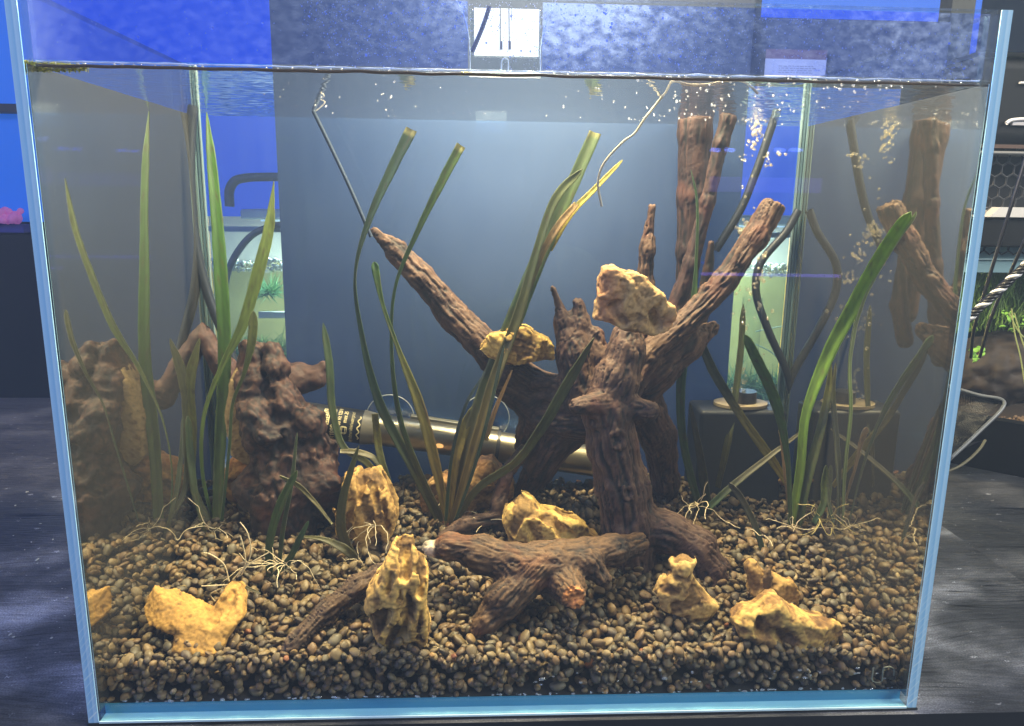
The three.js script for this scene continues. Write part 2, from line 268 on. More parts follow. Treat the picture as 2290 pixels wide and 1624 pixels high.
  list.forEach((o, i) => {
    if (i >= 300) return;
    const best = [...mats, ...odd].reduce((a, m) => Math.hypot(m.color.r - o.c.r, m.color.g - o.c.g, m.color.b - o.c.b) < Math.hypot(a.color.r - o.c.r, a.color.g - o.c.g, a.color.b - o.c.b) ? m : a);
    const m = mesh('pebble', variants[o.v], best, bed); m.position.set(o.x, o.y, o.z); m.quaternion.copy(o.q); m.scale.set(...o.s);
  });
  variants.forEach((g, v) => {
    const rest = list.slice(300).filter((o) => o.v === v); if (!rest.length) return;
    const im = new THREE.InstancedMesh(g, pebMat, rest.length); im.name = numbered('gravel'); im.userData.kind = 'stuff'; im.castShadow = im.receiveShadow = true;
    rest.forEach((o, i) => { im.setMatrixAt(i, M.compose(V(o.x, o.y, o.z), o.q, V(...o.s))); im.setColorAt(i, o.c); });
    bed.add(im);
  });
  const bits = []; for (let i = 0; i < 150; i++) { const x = rr(-IX + 0.004, IX - 0.004), z = rr(BACK + 0.01, -T - 0.004), g = new THREE.IcosahedronGeometry(Math.exp(rr(-7.4, -6.3)), 0), p = g.attributes.position; g.scale(rr(0.6, 1.6), rr(0.25, 0.6), rr(0.5, 1.2)); g.rotateX(rr(-0.6, 0.6)); g.rotateY(rr(0, 6)); g.translate(x, hmAt(x, z) + 0.0003, z); bits.push(g); }
  mesh('debris', mergeGeometries(bits), std([0.2, 0.15, 0.07], 0.9), bed).userData.kind = 'stuff';
}
// ---------------------------------------------------------------- stones
const stoneMat = new THREE.MeshStandardMaterial({ vertexColors: true, roughness: 0.85 });
// outline: the stone's sides as [px, py]; thick: half its depth, both in raster steps at the stone's distance
function stone(label, z, outline, thick, o = {}) {
  const s = S(z), lean = o.lean || 0, py0 = Math.max(...outline.map((q) => q[1])), pg = outline.map(([x, y]) => P(x, y, z - lean * (py0 - y) * s)), n = pg.length, yb = Math.min(...pg.map((p) => p.y)), zc = (y) => z - lean * (y - yb), cx = pg.reduce((a, p) => a + p.x, 0) / n, cy = pg.reduce((a, p) => a + p.y, 0) / n, th = thick * s, R = Math.min(th * 0.82, 26 * s), id = rr(0, 90);
  const sd2 = (x, y) => { let d = 9, c = false; for (let i = 0, j = n - 1; i < n; j = i++) { const A = pg[i], B = pg[j], ex = B.x - A.x, ey = B.y - A.y, wx = x - A.x, wy = y - A.y, t = clamp((wx * ex + wy * ey) / (ex * ex + ey * ey)), dx = wx - ex * t, dy = wy - ey * t; d = Math.min(d, dx * dx + dy * dy); if ((A.y > y) !== (B.y > y) && x < (B.x - A.x) * (y - A.y) / (B.y - A.y) + A.x) c = !c; } return (c ? -1 : 1) * Math.sqrt(d); };
  // a few split faces
  const planes = []; const w = Math.sqrt(pg.reduce((a, p) => Math.max(a, (p.x - cx) ** 2 + (p.y - cy) ** 2), 0));
  for (let i = 0; i < (o.planes ?? 15); i++) { const a = rr(0, 6.28), k = rr(0.2, 0.85), q = V(Math.cos(a) * k, Math.sin(a) * k * 0.8 + 0.15, i % 3 === 2 ? -1 : 1).normalize(); planes.push([q.x, q.y, q.z, th * rr(0.5, 0.88) * Math.abs(q.z) + w * rr(0.5, 0.8) * Math.hypot(q.x, q.y)]); }
  const ell = (x, y, zz) => {
    const dz = zz - zc(y), q1 = sd2(x, y) + R, q2 = Math.abs(dz) - th + R; let d = Math.min(Math.max(q1, q2), 0) + Math.hypot(Math.max(q1, 0), Math.max(q2, 0)) - R;
    if (d < 0.006) for (const p of planes) { const t = p[0] * (x - cx) + p[1] * (y - cy) + p[2] * dz - p[3]; if (t > d - 0.0012) { const h = Math.max(0.0012 - Math.abs(t - d), 0) / 0.0012; d = Math.max(d, t) + h * h * 0.0003; } }
    return d;
  };
  const hit = (px, py) => { const q = sight(px, py); let t = 0.2; for (let i = 0; i < 90; i++) { const e = ell(EYE.x + q.x * t, EYE.y + q.y * t, EYE.z + q.z * t); if (e < 0.0004) break; t += Math.min(e * 0.6, 0.02); if (t > 0.9) return P(px, py, z + th * 0.7); } return EYE.clone().addScaledVector(q, t); };
  const cut = (o.pits || []).map(([x0, y0, x1, y1, r]) => ({ a: hit(x0, y0), b: hit(x1, y1), r: r * s }));
  const pit = (x, y, zz) => { let m = 9; for (const c of cut) { const bx = c.b.x - c.a.x, by = c.b.y - c.a.y, bz = c.b.z - c.a.z, t = clamp(((x - c.a.x) * bx + (y - c.a.y) * by + (zz - c.a.z) * bz) / (bx * bx + by * by + bz * bz + 1e-12)); m = Math.min(m, Math.hypot(x - c.a.x - bx * t, y - c.a.y - by * t, zz - c.a.z - bz * t) - c.r * (1 + 0.8 * noise(x * 120 + id, y * 90, zz * 120))); } return m; };
  const st = o.stretch || [1, 1, 1], fq = o.freq || 75, amp = o.amp ?? 0.0011, gg = o.gouge ?? 0.003;
  const furrow = (x, y, zz) => { const a = Math.abs(noise(x * st[0] * fq + id, y * st[1] * fq + 0.12 * noise(x * 160, y * 160, zz * 160), zz * st[2] * fq) + 0.12 * noise(x * st[0] * fq * 2.7, y * st[1] * fq * 2.7, zz * fq * 2.7 + id)); return sstep(0.17, 0.30, a); };
  const f = (x, y, zz) => {
    let d = ell(x, y, zz); if (d > 0.007) return d;
    d += amp * fbm(x * 60 + id, y * 60, zz * 60, 3) * 1.1 + gg * (furrow(x, y, zz) - 0.4);
    const lay = (x * (o.lx ?? 0.3) + y * 0.8 + zz * 0.35) * 300 + 2.5 * fbm(x * 50 + id, y * 50, zz * 50, 2), fr = lay - Math.floor(lay); d += (o.strata ?? 0.00045) * (fr < 0.8 ? fr / 0.8 : (1 - fr) * 5);
    if (cut.length) d = -smin(-d, pit(x, y, zz), 0.0012);
    return d;
  };
  const [lo, hi] = bounds(pg.map((p) => [p, th]), 0.004);
  const g = fieldMesh(f, lo, hi, o.cell || 0.0008, ell, 0.010);
  const pal = (c) => [c[0] * 0.82, c[1] * 0.76, c[2] * 0.72], light = pal(o.light || [0.55, 0.36, 0.105]), dark = o.dark || [0.11, 0.058, 0.018], mid = pal(o.mid || [0.34, 0.21, 0.065]), cut2 = o.hollow || [0.15, 0.085, 0.03];
  finish(g, (p) => {
    const gr = fbm(p.x * 560 + id, p.y * 560, p.z * 560, 2), big = fbm(p.x * 42 + id * 2, p.y * 42, p.z * 42, 3), r1 = ridged(p.x * 150 * st[0] + id, p.y * 150 * st[1], p.z * 150, 3), speck = sstep(0.22, 0.42, noise(p.x * 300, p.y * 300 + id, p.z * 300)), hole = sstep(0.30, 0.42, noise(p.x * 190 + id, p.y * 150, p.z * 190));
    const fu = furrow(p.x, p.y, p.z), pk = cut.length ? 1 - sstep(-0.0016, 0.0003, pit(p.x, p.y, p.z)) : 0;
    const t = clamp(0.70 + (r1 - 0.2) * 0.6 * (o.contrast || 0.9) + big * 0.8 + gr * 0.35 - speck * 0.35 - hole * 0.5 * (o.contrast || 0.9) - fu * 0.55 * (o.contrast || 0.9));
    let c = t > 0.45 ? tint(mid, light, (t - 0.45) / 0.55) : tint(dark, mid, t / 0.45); c = tint(c, cut2, Math.max(pk * 0.9, fu * (o.stain ?? 0.55)));
    if (o.blush) { const k = sstep(0.0, 0.3, fbm(p.x * 30 + 5, p.y * 30 + id, p.z * 30, 3)); c = tint(c, o.blush, k * 0.6); }
    const l = 1 + gr * 0.7;
    return [(r1 - 0.2) * (o.rough ?? 0.00055) + gr * 0.0006 - hole * 0.0004, c[0] * l, c[1] * l, c[2] * l];
  });
  const m = mesh('rock', g, stoneMat); tag(m, label, 'rock', 'yellow rocks in the tank');
  return m;
}
const zG = (px, py) => G(px, py).z;
const Z = (px, py, d = 0) => Math.max(Math.min(zG(px, py) + d, -0.02), BACK + 0.015);
stone('broad forked tan rock at the left front of the gravel', Z(450, 1452), [[316, 1334], [334, 1296], [363, 1293], [403, 1312], [440, 1334], [478, 1350], [500, 1322], [524, 1286], [546, 1292], [560, 1322], [556, 1359], [520, 1405], [500, 1452], [439, 1470], [393, 1448], [406, 1400], [352, 1380]], 44, { pits: [[500, 1345, 475, 1385, 15], [524, 1325, 500, 1375, 13]], planes: 6, gouge: 0.0007, stain: 0.12, lean: 0.85, contrast: 0.45, light: [0.56, 0.35, 0.09], mid: [0.42, 0.25, 0.065], hollow: [0.5, 0.3, 0.07] });
stone('tall upright pitted yellow rock in front of the stick and log', Z(888, 1440), [[871, 1240], [885, 1215], [901, 1208], [922, 1213], [931, 1232], [947, 1240], [953, 1288], [951, 1349], [956, 1400], [950, 1444], [912, 1455], [871, 1450], [838, 1412], [822, 1349], [828, 1308], [854, 1278]], 46,
  { pits: [[908, 1228, 900, 1290, 15], [866, 1372, 862, 1420, 10], [934, 1270, 938, 1330, 8], [905, 1370, 900, 1425, 13], [845, 1385, 850, 1415, 8], [876, 1290, 866, 1320, 11], [940, 1370, 936, 1425, 7], [895, 1320, 895, 1340, 6]], stretch: [1, 0.4, 1], contrast: 1.15, gouge: 0.0036, stain: 0.8, freq: 72, light: [0.72, 0.5, 0.15], hollow: [0.12, 0.065, 0.018] });
stone('grooved upright yellow rock beside the left driftwood chunk', Z(815, 1212), [[774, 1064], [820, 1047], [846, 1052], [866, 1085], [884, 1125], [886, 1161], [871, 1200], [841, 1222], [790, 1215], [757, 1195], [746, 1141], [764, 1115], [770, 1090]], 50, { pits: [[808, 1072, 800, 1120, 12], [788, 1125, 782, 1170, 11], [832, 1088, 840, 1140, 11], [858, 1120, 868, 1185, 7]], stretch: [1, 0.35, 1], contrast: 1, gouge: 0.003, stain: 0.55, freq: 70, light: [0.6, 0.4, 0.13] });
stone('ridged yellow rock with dark hollows behind the front log', Z(1230, 1222), [[1136, 1132], [1162, 1108], [1187, 1117], [1207, 1141], [1243, 1145], [1287, 1159], [1323, 1181], [1341, 1208], [1332, 1240], [1150, 1240], [1138, 1186], [1125, 1159]], 50, { pits: [[1225, 1158, 1275, 1200, 17], [1185, 1180, 1205, 1215, 12], [1310, 1195, 1322, 1212, 7]], stretch: [1, 0.7, 1], contrast: 1.1, gouge: 0.003, stain: 0.65, freq: 60, light: [0.62, 0.45, 0.13], hollow: [0.2, 0.125, 0.04] });
stone('small knobbly cream rock by the tip of the curved root', Z(1540, 1382), [[1500, 1257], [1529, 1238], [1552, 1249], [1543, 1275], [1552, 1297], [1578, 1327], [1603, 1353], [1601, 1374], [1542, 1390], [1518, 1372], [1482, 1358], [1465, 1329], [1475, 1302], [1501, 1279]], 34, { pits: [[1545, 1340, 1568, 1358, 8], [1525, 1310, 1530, 1322, 6]], contrast: 1, gouge: 0.0016, stain: 0.45, planes: 10, light: [0.6, 0.43, 0.15] });
stone('angular tan rock leaning behind the broad flat one', Z(1725, 1345), [[1666, 1257], [1690, 1254], [1716, 1275], [1739, 1288], [1770, 1296], [1783, 1324], [1781, 1362], [1734, 1350], [1698, 1340], [1674, 1322]], 32, { contrast: 0.6, gouge: 0.0016, light: [0.5, 0.34, 0.115] });
stone('broad flat yellow rock with a brown hollow at right front', Z(1790, 1452), [[1637, 1380], [1654, 1363], [1689, 1354], [1721, 1329], [1740, 1331], [1761, 1354], [1806, 1372], [1860, 1383], [1890, 1405], [1888, 1424], [1860, 1458], [1810, 1468], [1780, 1460], [1734, 1450], [1689, 1432], [1643, 1411]], 46, { pits: [[1705, 1406, 1765, 1440, 20], [1840, 1395, 1862, 1400, 5], [1670, 1385, 1680, 1392, 8]], contrast: 0.8, gouge: 0.0007, stain: 0.25, planes: 9, light: [0.6, 0.43, 0.13], hollow: [0.17, 0.075, 0.03] });
stone('tall smooth tan rock behind the left driftwood chunk', -0.152, [[545, 800], [585, 790], [608, 830], [603, 930], [592, 1000], [560, 1040], [525, 1010], [512, 930], [520, 850]], 52, { rough: 0.0004, contrast: 0.3, gouge: 0.0004, stain: 0.1, amp: 0.0016, strata: 0.0002, light: [0.42, 0.32, 0.17], mid: [0.33, 0.25, 0.12], cell: 0.0012 });
stone('low orange tan rock half hidden behind the left driftwood', -0.168, [[495, 1070], [515, 1030], [560, 1012], [620, 1010], [645, 1060], [610, 1110], [520, 1112]], 44, { contrast: 0.7, light: [0.5, 0.3, 0.1], blush: [0.42, 0.17, 0.06], cell: 0.0012 });
stone('low pinkish tan rock behind the roots of the central plant', Z(1040, 1140), [[940, 1095], [968, 1069], [1008, 1059], [1049, 1054], [1074, 1028], [1100, 1024], [1125, 1052], [1147, 1074], [1145, 1104], [1100, 1128], [998, 1155], [945, 1140]], 46, { contrast: 0.5, gouge: 0.0012, light: [0.52, 0.34, 0.14], blush: [0.5, 0.22, 0.09] });
stone('large cream rock perched on top of the stump', -0.085, [[1347, 597], [1373, 594], [1390, 605], [1416, 608], [1440, 620], [1456, 641], [1480, 657], [1484, 671], [1504, 683], [1509, 708], [1497, 730], [1463, 750], [1440, 743], [1396, 735], [1363, 718], [1326, 712], [1333, 668], [1340, 624]], 56, { pits: [[1372, 685, 1392, 725, 13], [1457, 705, 1470, 735, 13]], contrast: 0.6, gouge: 0.0013, stain: 0.25, amp: 0.0014, light: [0.5, 0.36, 0.17], mid: [0.35, 0.23, 0.09], hollow: [0.24, 0.16, 0.09], blush: [0.42, 0.18, 0.08] });
stone('bright yellow rock resting in the crook of the long branch', -0.135, [[1072, 780], [1095, 744], [1113, 740], [1153, 727], [1175, 728], [1198, 741], [1224, 758], [1242, 778], [1238, 804], [1196, 806], [1150, 812], [1095, 800]], 46, { contrast: 0.7, gouge: 0.0012, stain: 0.3, strata: 0.0008, light: [0.64, 0.47, 0.13] });
stone('small tan rock behind the back right plant', -0.175, [[1580, 1078], [1600, 1064], [1632, 1068], [1645, 1080], [1630, 1096], [1590, 1096]], 16, { contrast: 0.5, cell: 0.0012, gouge: 0.001 });
stone('small pale rock at the right end of the gravel', -0.165, [[1732, 1076], [1745, 1062], [1760, 1066], [1764, 1080], [1748, 1090]], 12, { contrast: 0.5, cell: 0.0012, gouge: 0.001 });
stone('chip of dull brown rock lying on the leaning tan rock', Z(1725, 1345, 0.007), [[1708, 1270], [1722, 1266], [1730, 1290], [1722, 1330], [1706, 1336], [1702, 1300]], 9, { contrast: 0.4, gouge: 0.0006, light: [0.16, 0.1, 0.045], mid: [0.13, 0.085, 0.04], dark: [0.07, 0.04, 0.02] });

// ---------------------------------------------------------------- driftwood
const woodMat = new THREE.MeshStandardMaterial({ vertexColors: true, roughness: 0.72 });
// chains of [px, py, z, r]; ring: knots [px, py, z, r]
const sawn = (...a) => { a.sawn = true; return a; };
function wood(name, label, chains, o = {}) {
  const prims = []; let run = 0;
  for (const ch of chains) { let prev = null; const sawn = ch.sawn; for (const [px, py, z, r] of ch) { const p = P(px, py, z), R = r * S(z); p.y = Math.min(p.y, WATER + 0.003); if (prev) { const L = p.distanceTo(prev.p); prims.push({ a: prev.p, b: p, ra: prev.R, rb: R, d: p.clone().sub(prev.p), L2: L * L, u: run, L }); run += L; } prev = { p, R }; } run += 0.37; if (sawn) prims[prims.length - 1].cap = true; }
  for (const q of prims) { q.t = q.d.clone().normalize(); q.n = Math.abs(q.t.y) < 0.9 ? V(0, 1, 0).cross(q.t).normalize() : V(1, 0, 0).cross(q.t).normalize(); q.m = q.t.clone().cross(q.n); }
  const one = (q, x, y, z) => { const ax = x - q.a.x, ay = y - q.a.y, az = z - q.a.z, t = clamp((ax * q.d.x + ay * q.d.y + az * q.d.z) / q.L2), X = ax - q.d.x * t, Y = ay - q.d.y * t, Z = az - q.d.z * t; let e = Math.sqrt(X * X + Y * Y + Z * Z) - lerp(q.ra, q.rb, t); if (q.cap) { const c = (ax * q.d.x + ay * q.d.y + az * q.d.z) / q.L - q.L + 0.0016 * noise(x * 220, y * 220, z * 220); if (c > e - 0.002) { const h = Math.max(0.002 - Math.abs(c - e), 0) / 0.002; e = Math.max(e, c) + h * h * 0.0005; } } return e; };
  const K = o.k || 0.004, id = rr(0, 50);
  const rings = (o.knots || []).map(([px, py, z, r]) => ({ c: P(px, py, z), r: r * S(z) }));
  const f0 = (x, y, z) => { let d = 9; for (const q of prims) d = smin(d, one(q, x, y, z), K); return d; };
  const lump = o.lump ?? 0.004, lf = o.lf || 45;
  const f = (x, y, z) => {
    let d = f0(x, y, z); if (d > 0.012 + lump) return d;
    d += lump * fbm(x * lf + id, y * lf, z * lf, 3);
    if (o.caves) { const c = noise(x * 62 + id, y * 50, z * 62) * 0.7 + noise(x * 170, y * 150 + id, z * 170) * 0.3; d += o.caves * (Math.max(0, c - 0.06) * 3.2 - 0.8 * Math.max(0, ridged(x * 60 + id, y * 50, z * 60, 3) - 0.25)); }
    for (const k of rings) { const D = Math.hypot(x - k.c.x, y - k.c.y, z - k.c.z); const u = D / k.r; if (u < 2) d -= k.r * (0.30 * Math.exp(-((u - 0.95) ** 2) * 12) - 0.16 * Math.exp(-u * u * 7)); }
    return d;
  };
  const [lo, hi] = bounds(prims.flatMap((q) => [[q.a, q.ra], [q.b, q.rb]]), 0.008);
  const g = fieldMesh(f, lo, hi, o.cell || 0.0012, f0, 0.012 + lump);
  const WD = o.wet ?? 0.52, wet = (c) => c.map((v) => v * WD), dark = wet(o.dark || [0.012, 0.007, 0.005]), mid = wet(o.mid || [0.075, 0.036, 0.020]), pale = wet(o.pale || [0.21, 0.118, 0.068]), red = wet(o.red || [0.15, 0.05, 0.022]);
  const amp = (o.grain ?? 0.0014) * 1.5, gf = o.gf || 330, al = o.along || 22;
  finish(g, (p, n) => {
    let best = 9; const ds = prims.map((q) => { const d = one(q, p.x, p.y, p.z); if (d < best) best = d; return d; });
    let s = 0, w = 0;
    prims.forEach((q, i) => { const k = Math.exp(-(ds[i] - best) / 0.0025); if (k < 0.03) return; const ax = p.x - q.a.x, ay = p.y - q.a.y, az = p.z - q.a.z, U = q.u + ax * q.t.x + ay * q.t.y + az * q.t.z, A = ax * q.n.x + ay * q.n.y + az * q.n.z, B = ax * q.m.x + ay * q.m.y + az * q.m.z, wob = fbm(U * 30 + id, A * 60, B * 60, 2) * 0.006; s += k * (0.62 * ridged(U * al + id, (A + wob) * gf, (B + wob) * gf, 3) + 0.7 * noise(U * al * 4, A * gf * 2.4, B * gf * 2.4) - 0.9 * sstep(0.10, 0.0, Math.abs(noise(U * al * 0.6 + 9, (A + wob) * gf * 0.7, (B + wob) * gf * 0.7 + id))) ); w += k; });
    s = s / w;
    const big = fbm(p.x * 42 + id, p.y * 42, p.z * 42, 3), fine = noise(p.x * 700, p.y * 700 + id, p.z * 700), rough = fbm(p.x * 150, p.y * 150 + id, p.z * 150, 3);
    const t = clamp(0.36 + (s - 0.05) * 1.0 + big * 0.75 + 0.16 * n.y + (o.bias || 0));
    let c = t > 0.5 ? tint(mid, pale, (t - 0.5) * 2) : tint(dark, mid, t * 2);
    c = tint(c, red, clamp(sstep(o.redAt ?? 0.12, 0.36, fbm(p.x * 34 + 3, p.y * 34 + id, p.z * 34, 3)) * 0.75));
    if (o.spot) for (const [px, py, z, r, col] of o.spot) { const q = o.spotAt[px + '_' + py] ||= P(px, py, z); const k = 1 - sstep(r * S(z) * 0.7, r * S(z), q.distanceTo(p)); if (k > 0) c = tint(c, [col[0] * (0.7 + rough), col[1] * (0.7 + rough), col[2] * (0.7 + rough)], k); }
    const l = 1 + fine * 0.35 + rough * 0.5;
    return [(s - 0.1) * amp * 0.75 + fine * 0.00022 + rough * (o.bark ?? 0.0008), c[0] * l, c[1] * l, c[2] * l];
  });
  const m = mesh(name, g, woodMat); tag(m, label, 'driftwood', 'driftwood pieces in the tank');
  return m;
}
const zs = zG(1400, 1245);
wood('driftwood_stump', 'large branching driftwood stump with knotted trunk right of centre', [
  [[1418, 1262, zs + 0.004, 52], [1405, 1170, zs, 62], [1390, 1090, zs - 0.002, 61], [1370, 1000, zs - 0.004, 55], [1358, 920, zs - 0.006, 55], [1378, 850, zs - 0.01, 50], [1398, 790, zs - 0.014, 41], [1400, 752, zs - 0.016, 32]],
  [[1335, 905, zs + 0.004, 28], [1290, 908, zs + 0.012, 17]], [[1410, 910, zs, 26], [1455, 918, zs + 0.006, 17]],
  [[1440, 1180, zs, 52], [1500, 1192, zs + 0.008, 46], [1560, 1225, zs + 0.014, 42], [1595, 1275, zs + 0.018, 36], [1608, 1330, zs + 0.024, 28], [1612, 1372, zs + 0.028, 18]],
  [[1350, 870, zs - 0.035, 55], [1255, 885, zs - 0.045, 42], [1180, 858, zs - 0.052, 36], [1105, 796, zs - 0.057, 37], [1020, 712, zs - 0.062, 31], [940, 618, zs - 0.066, 26], [885, 560, zs - 0.07, 21], [838, 518, zs - 0.072, 11]],
  [[1150, 828, zs - 0.04, 9], [1195, 856, zs - 0.04, 11], [1262, 856, zs - 0.035, 12]], [[1120, 870, zs - 0.045, 14], [1185, 902, zs - 0.04, 12], [1262, 870, zs - 0.035, 10]], [[1110, 855, zs - 0.05, 22], [1210, 930, zs - 0.045, 34], [1300, 940, zs - 0.04, 45]],
  [[1310, 880, zs - 0.035, 52], [1288, 790, zs - 0.038, 44], [1258, 715, zs - 0.04, 16], [1237, 648, zs - 0.042, 6]], sawn([1310, 790, zs - 0.036, 26], [1298, 720, zs - 0.04, 19], [1290, 668, zs - 0.042, 13]), [[1340, 800, zs - 0.034, 28], [1330, 745, zs - 0.036, 16]],
  sawn([1390, 860, zs - 0.03, 50], [1440, 800, zs - 0.036, 28], [1530, 722, zs - 0.04, 25], [1620, 628, zs - 0.045, 26], [1690, 530, zs - 0.048, 27], [1732, 455, zs - 0.05, 25]),
  [[1440, 850, zs - 0.045, 50], [1530, 770, zs - 0.05, 40], [1590, 735, zs - 0.052, 18]],
  [[1420, 880, zs - 0.05, 50], [1470, 970, zs - 0.058, 40], [1488, 1075, zs - 0.066, 30], [1490, 1110, zs - 0.07, 26]],
  [[1320, 920, zs - 0.045, 52], [1255, 970, zs - 0.052, 44], [1210, 1040, zs - 0.058, 36], [1168, 1112, zs - 0.062, 24]],
  [[1190, 930, zs - 0.05, 30], [1165, 1000, zs - 0.055, 14]],
  [[1432, 800, zs - 0.075, 26], [1440, 640, zs - 0.08, 17], [1446, 560, zs - 0.08, 15], [1456, 466, zs - 0.08, 6]],
], { knots: [[1383, 985, zs + 0.014, 22], [1325, 945, zs + 0.008, 16], [1405, 1105, zs + 0.018, 18]], k: 0.0045, lump: 0.003, pale: [0.23, 0.132, 0.08], mid: [0.095, 0.04, 0.023], cell: 0.00105, red: [0.15, 0.05, 0.028], bark: 0.0009, along: 15 });
wood('driftwood_post', 'tall reddish driftwood post reaching the surface behind the stump', [
  sawn([1530, 700, -0.188, 20], [1540, 560, -0.188, 26], [1548, 440, -0.188, 32], [1554, 300, -0.188, 34], [1556, 225, -0.188, 36]),
  sawn([1478, 800, -0.172, 20], [1505, 700, -0.170, 20], [1545, 590, -0.168, 17], [1582, 450, -0.166, 15], [1612, 320, -0.165, 15], [1632, 225, -0.165, 19]),
  [[1590, 545, -0.180, 7], [1574, 680, -0.180, 17], [1550, 760, -0.178, 18]],
], { pale: [0.16, 0.078, 0.06], mid: [0.075, 0.034, 0.028], red: [0.17, 0.055, 0.032], grain: 0.0006, along: 5, wet: 0.4, lump: 0.001, bark: 0.0003, cell: 0.0013, lf: 30 });
const zl = zG(1060, 1412);
wood('driftwood_log', 'stout brown driftwood log lying across the front centre', [
  [[962, 1225, zl - 0.03, 20], [1000, 1222, zl - 0.028, 30], [1070, 1238, zl - 0.024, 36], [1150, 1262, zl - 0.02, 46], [1235, 1262, zl - 0.02, 54], [1310, 1244, zl - 0.024, 42], [1372, 1226, zl - 0.03, 30], [1425, 1216, zl - 0.045, 26]],
  [[1190, 1280, zl - 0.014, 48], [1125, 1345, zl - 0.006, 40], [1085, 1392, zl, 28], [1062, 1412, zl + 0.002, 16]],
  sawn([1240, 1275, zl - 0.020, 46], [1272, 1312, zl - 0.006, 39], [1284, 1338, zl + 0.012, 33]),
  [[1320, 1260, zl - 0.016, 34], [1345, 1290, zl - 0.012, 20]],
], { spotAt: {}, spot: [[1285, 1341, zl + 0.014, 36, [0.75, 0.3, 0.085]], [952, 1226, zl - 0.028, 34, [0.75, 0.62, 0.42]]], pale: [0.24, 0.13, 0.055], mid: [0.1, 0.05, 0.021], dark: [0.016, 0.009, 0.005], red: [0.26, 0.085, 0.024], redAt: 0.08, bark: 0.0011, grain: 0.0013, cell: 0.0009, along: 26 });
{
  const a = zG(632, 1470);
  wood('driftwood_stick', 'dark grained driftwood stick slanting into the gravel at left front', [[[634, 1468, a, 13], [660, 1436, a - 0.006, 20], [730, 1368, a - 0.02, 23], [800, 1312, a - 0.03, 25], [850, 1288, a - 0.038, 24], [885, 1280, a - 0.044, 20]]], { pale: [0.17, 0.098, 0.047], mid: [0.07, 0.037, 0.018], lump: 0.0015, grain: 0.0022, gf: 330, along: 12, bark: 0.0004, cell: 0.0009 });
}
const zd = zG(640, 1165) + 0.004;
wood('driftwood_chunk', 'crumbling dark red driftwood chunk standing on the left', [
  [[562, 782, zd - 0.012, 22], [570, 850, zd - 0.012, 44], [605, 925, zd - 0.01, 54], [640, 1010, zd - 0.008, 74], [640, 1090, zd - 0.006, 88], [645, 1150, zd - 0.004, 76]],
  [[605, 785, zd - 0.01, 16], [622, 830, zd - 0.008, 24], [640, 900, zd - 0.004, 34]], [[560, 930, zd + 0.004, 34], [590, 980, zd + 0.006, 44]], [[690, 930, zd, 30], [715, 1000, zd, 34], [728, 1070, zd + 0.004, 30]], [[700, 1085, zd + 0.01, 28], [742, 1082, zd + 0.012, 22]], [[590, 1130, zd + 0.006, 40], [560, 1090, zd, 34]], [[740, 1150, zd, 30], [720, 1100, zd, 40]],
], { caves: 0.0040, k: 0.004, lump: 0.007, lf: 44, wet: 0.5, dark: [0.008, 0.004, 0.0035], mid: [0.038, 0.014, 0.009], pale: [0.13, 0.055, 0.032], red: [0.17, 0.055, 0.022], redAt: 0.1, bark: 0.0013, grain: 0.0006, gf: 200, along: 60, cell: 0.0011 });
wood('driftwood_branch', 'smooth brown forked branch behind the left driftwood chunk', [
  [[435, 728, -0.186, 14], [455, 755, -0.186, 20], [500, 825, -0.184, 24], [545, 885, -0.18, 26]], [[545, 885, -0.18, 24], [610, 860, -0.17, 40], [665, 850, -0.166, 34], [700, 842, -0.164, 22], [722, 820, -0.164, 13]], [[680, 850, -0.166, 26], [712, 850, -0.162, 14]],
], { pale: [0.15, 0.07, 0.05], mid: [0.09, 0.04, 0.03], dark: [0.04, 0.02, 0.014], red: [0.1, 0.04, 0.026], bark: 0.0006, grain: 0.0007, cell: 0.0014 });
{
  const a = zG(1115, 1192);
  wood('driftwood_twig', 'short upright driftwood twig and root left of the ridged rock', [[[1118, 1195, a, 17], [1114, 1130, a - 0.004, 15], [1130, 1062, a - 0.01, 14], [1170, 1010, a - 0.02, 14]], [[985, 1200, a + 0.008, 12], [1040, 1172, a + 0.004, 16], [1110, 1160, a, 14]]], { pale: [0.2, 0.11, 0.06], lump: 0.0015, cell: 0.0011, along: 16 });
}
// ---------------------------------------------------------------- lamp over the tank (just above the frame)
{
  const l = thing('aquarium_lamp', 'slim black light bar hanging above the tank', 'lamp');
  mesh('lamp_body', box(0.2, 0.014, 0.085, 0.03, 0.571, -0.125, 0.004), std([0.02, 0.02, 0.022], 0.4), l);
  mesh('lamp_diffuser', box(0.18, 0.002, 0.07, 0.03, 0.5625, -0.125), std([0.8, 0.8, 0.8], 0.5, { emissive: new THREE.Color(1, 0.95, 0.85), emissiveIntensity: 1.5 }), l);
  for (const x of [-0.05, 0.11]) mesh('cable', new THREE.CylinderGeometry(0.0012, 0.0012, 0.5, 8).translate(x, 0.826, -0.125), std([0.02, 0.02, 0.02], 0.5), l);
  areaLight('aquarium_lamp_light', [1, 0.81, 0.48], 310, 0.18, 0.07, [0.03, 0.56, -0.125], [0.03, 0, -0.105]);
}
// ---------------------------------------------------------------- plants
const leafMat = new THREE.MeshPhysicalMaterial({ vertexColors: true, roughness: 0.55, transmission: 0.55, thickness: 0 });
const rootMat = std([0.62, 0.52, 0.33], 0.6);
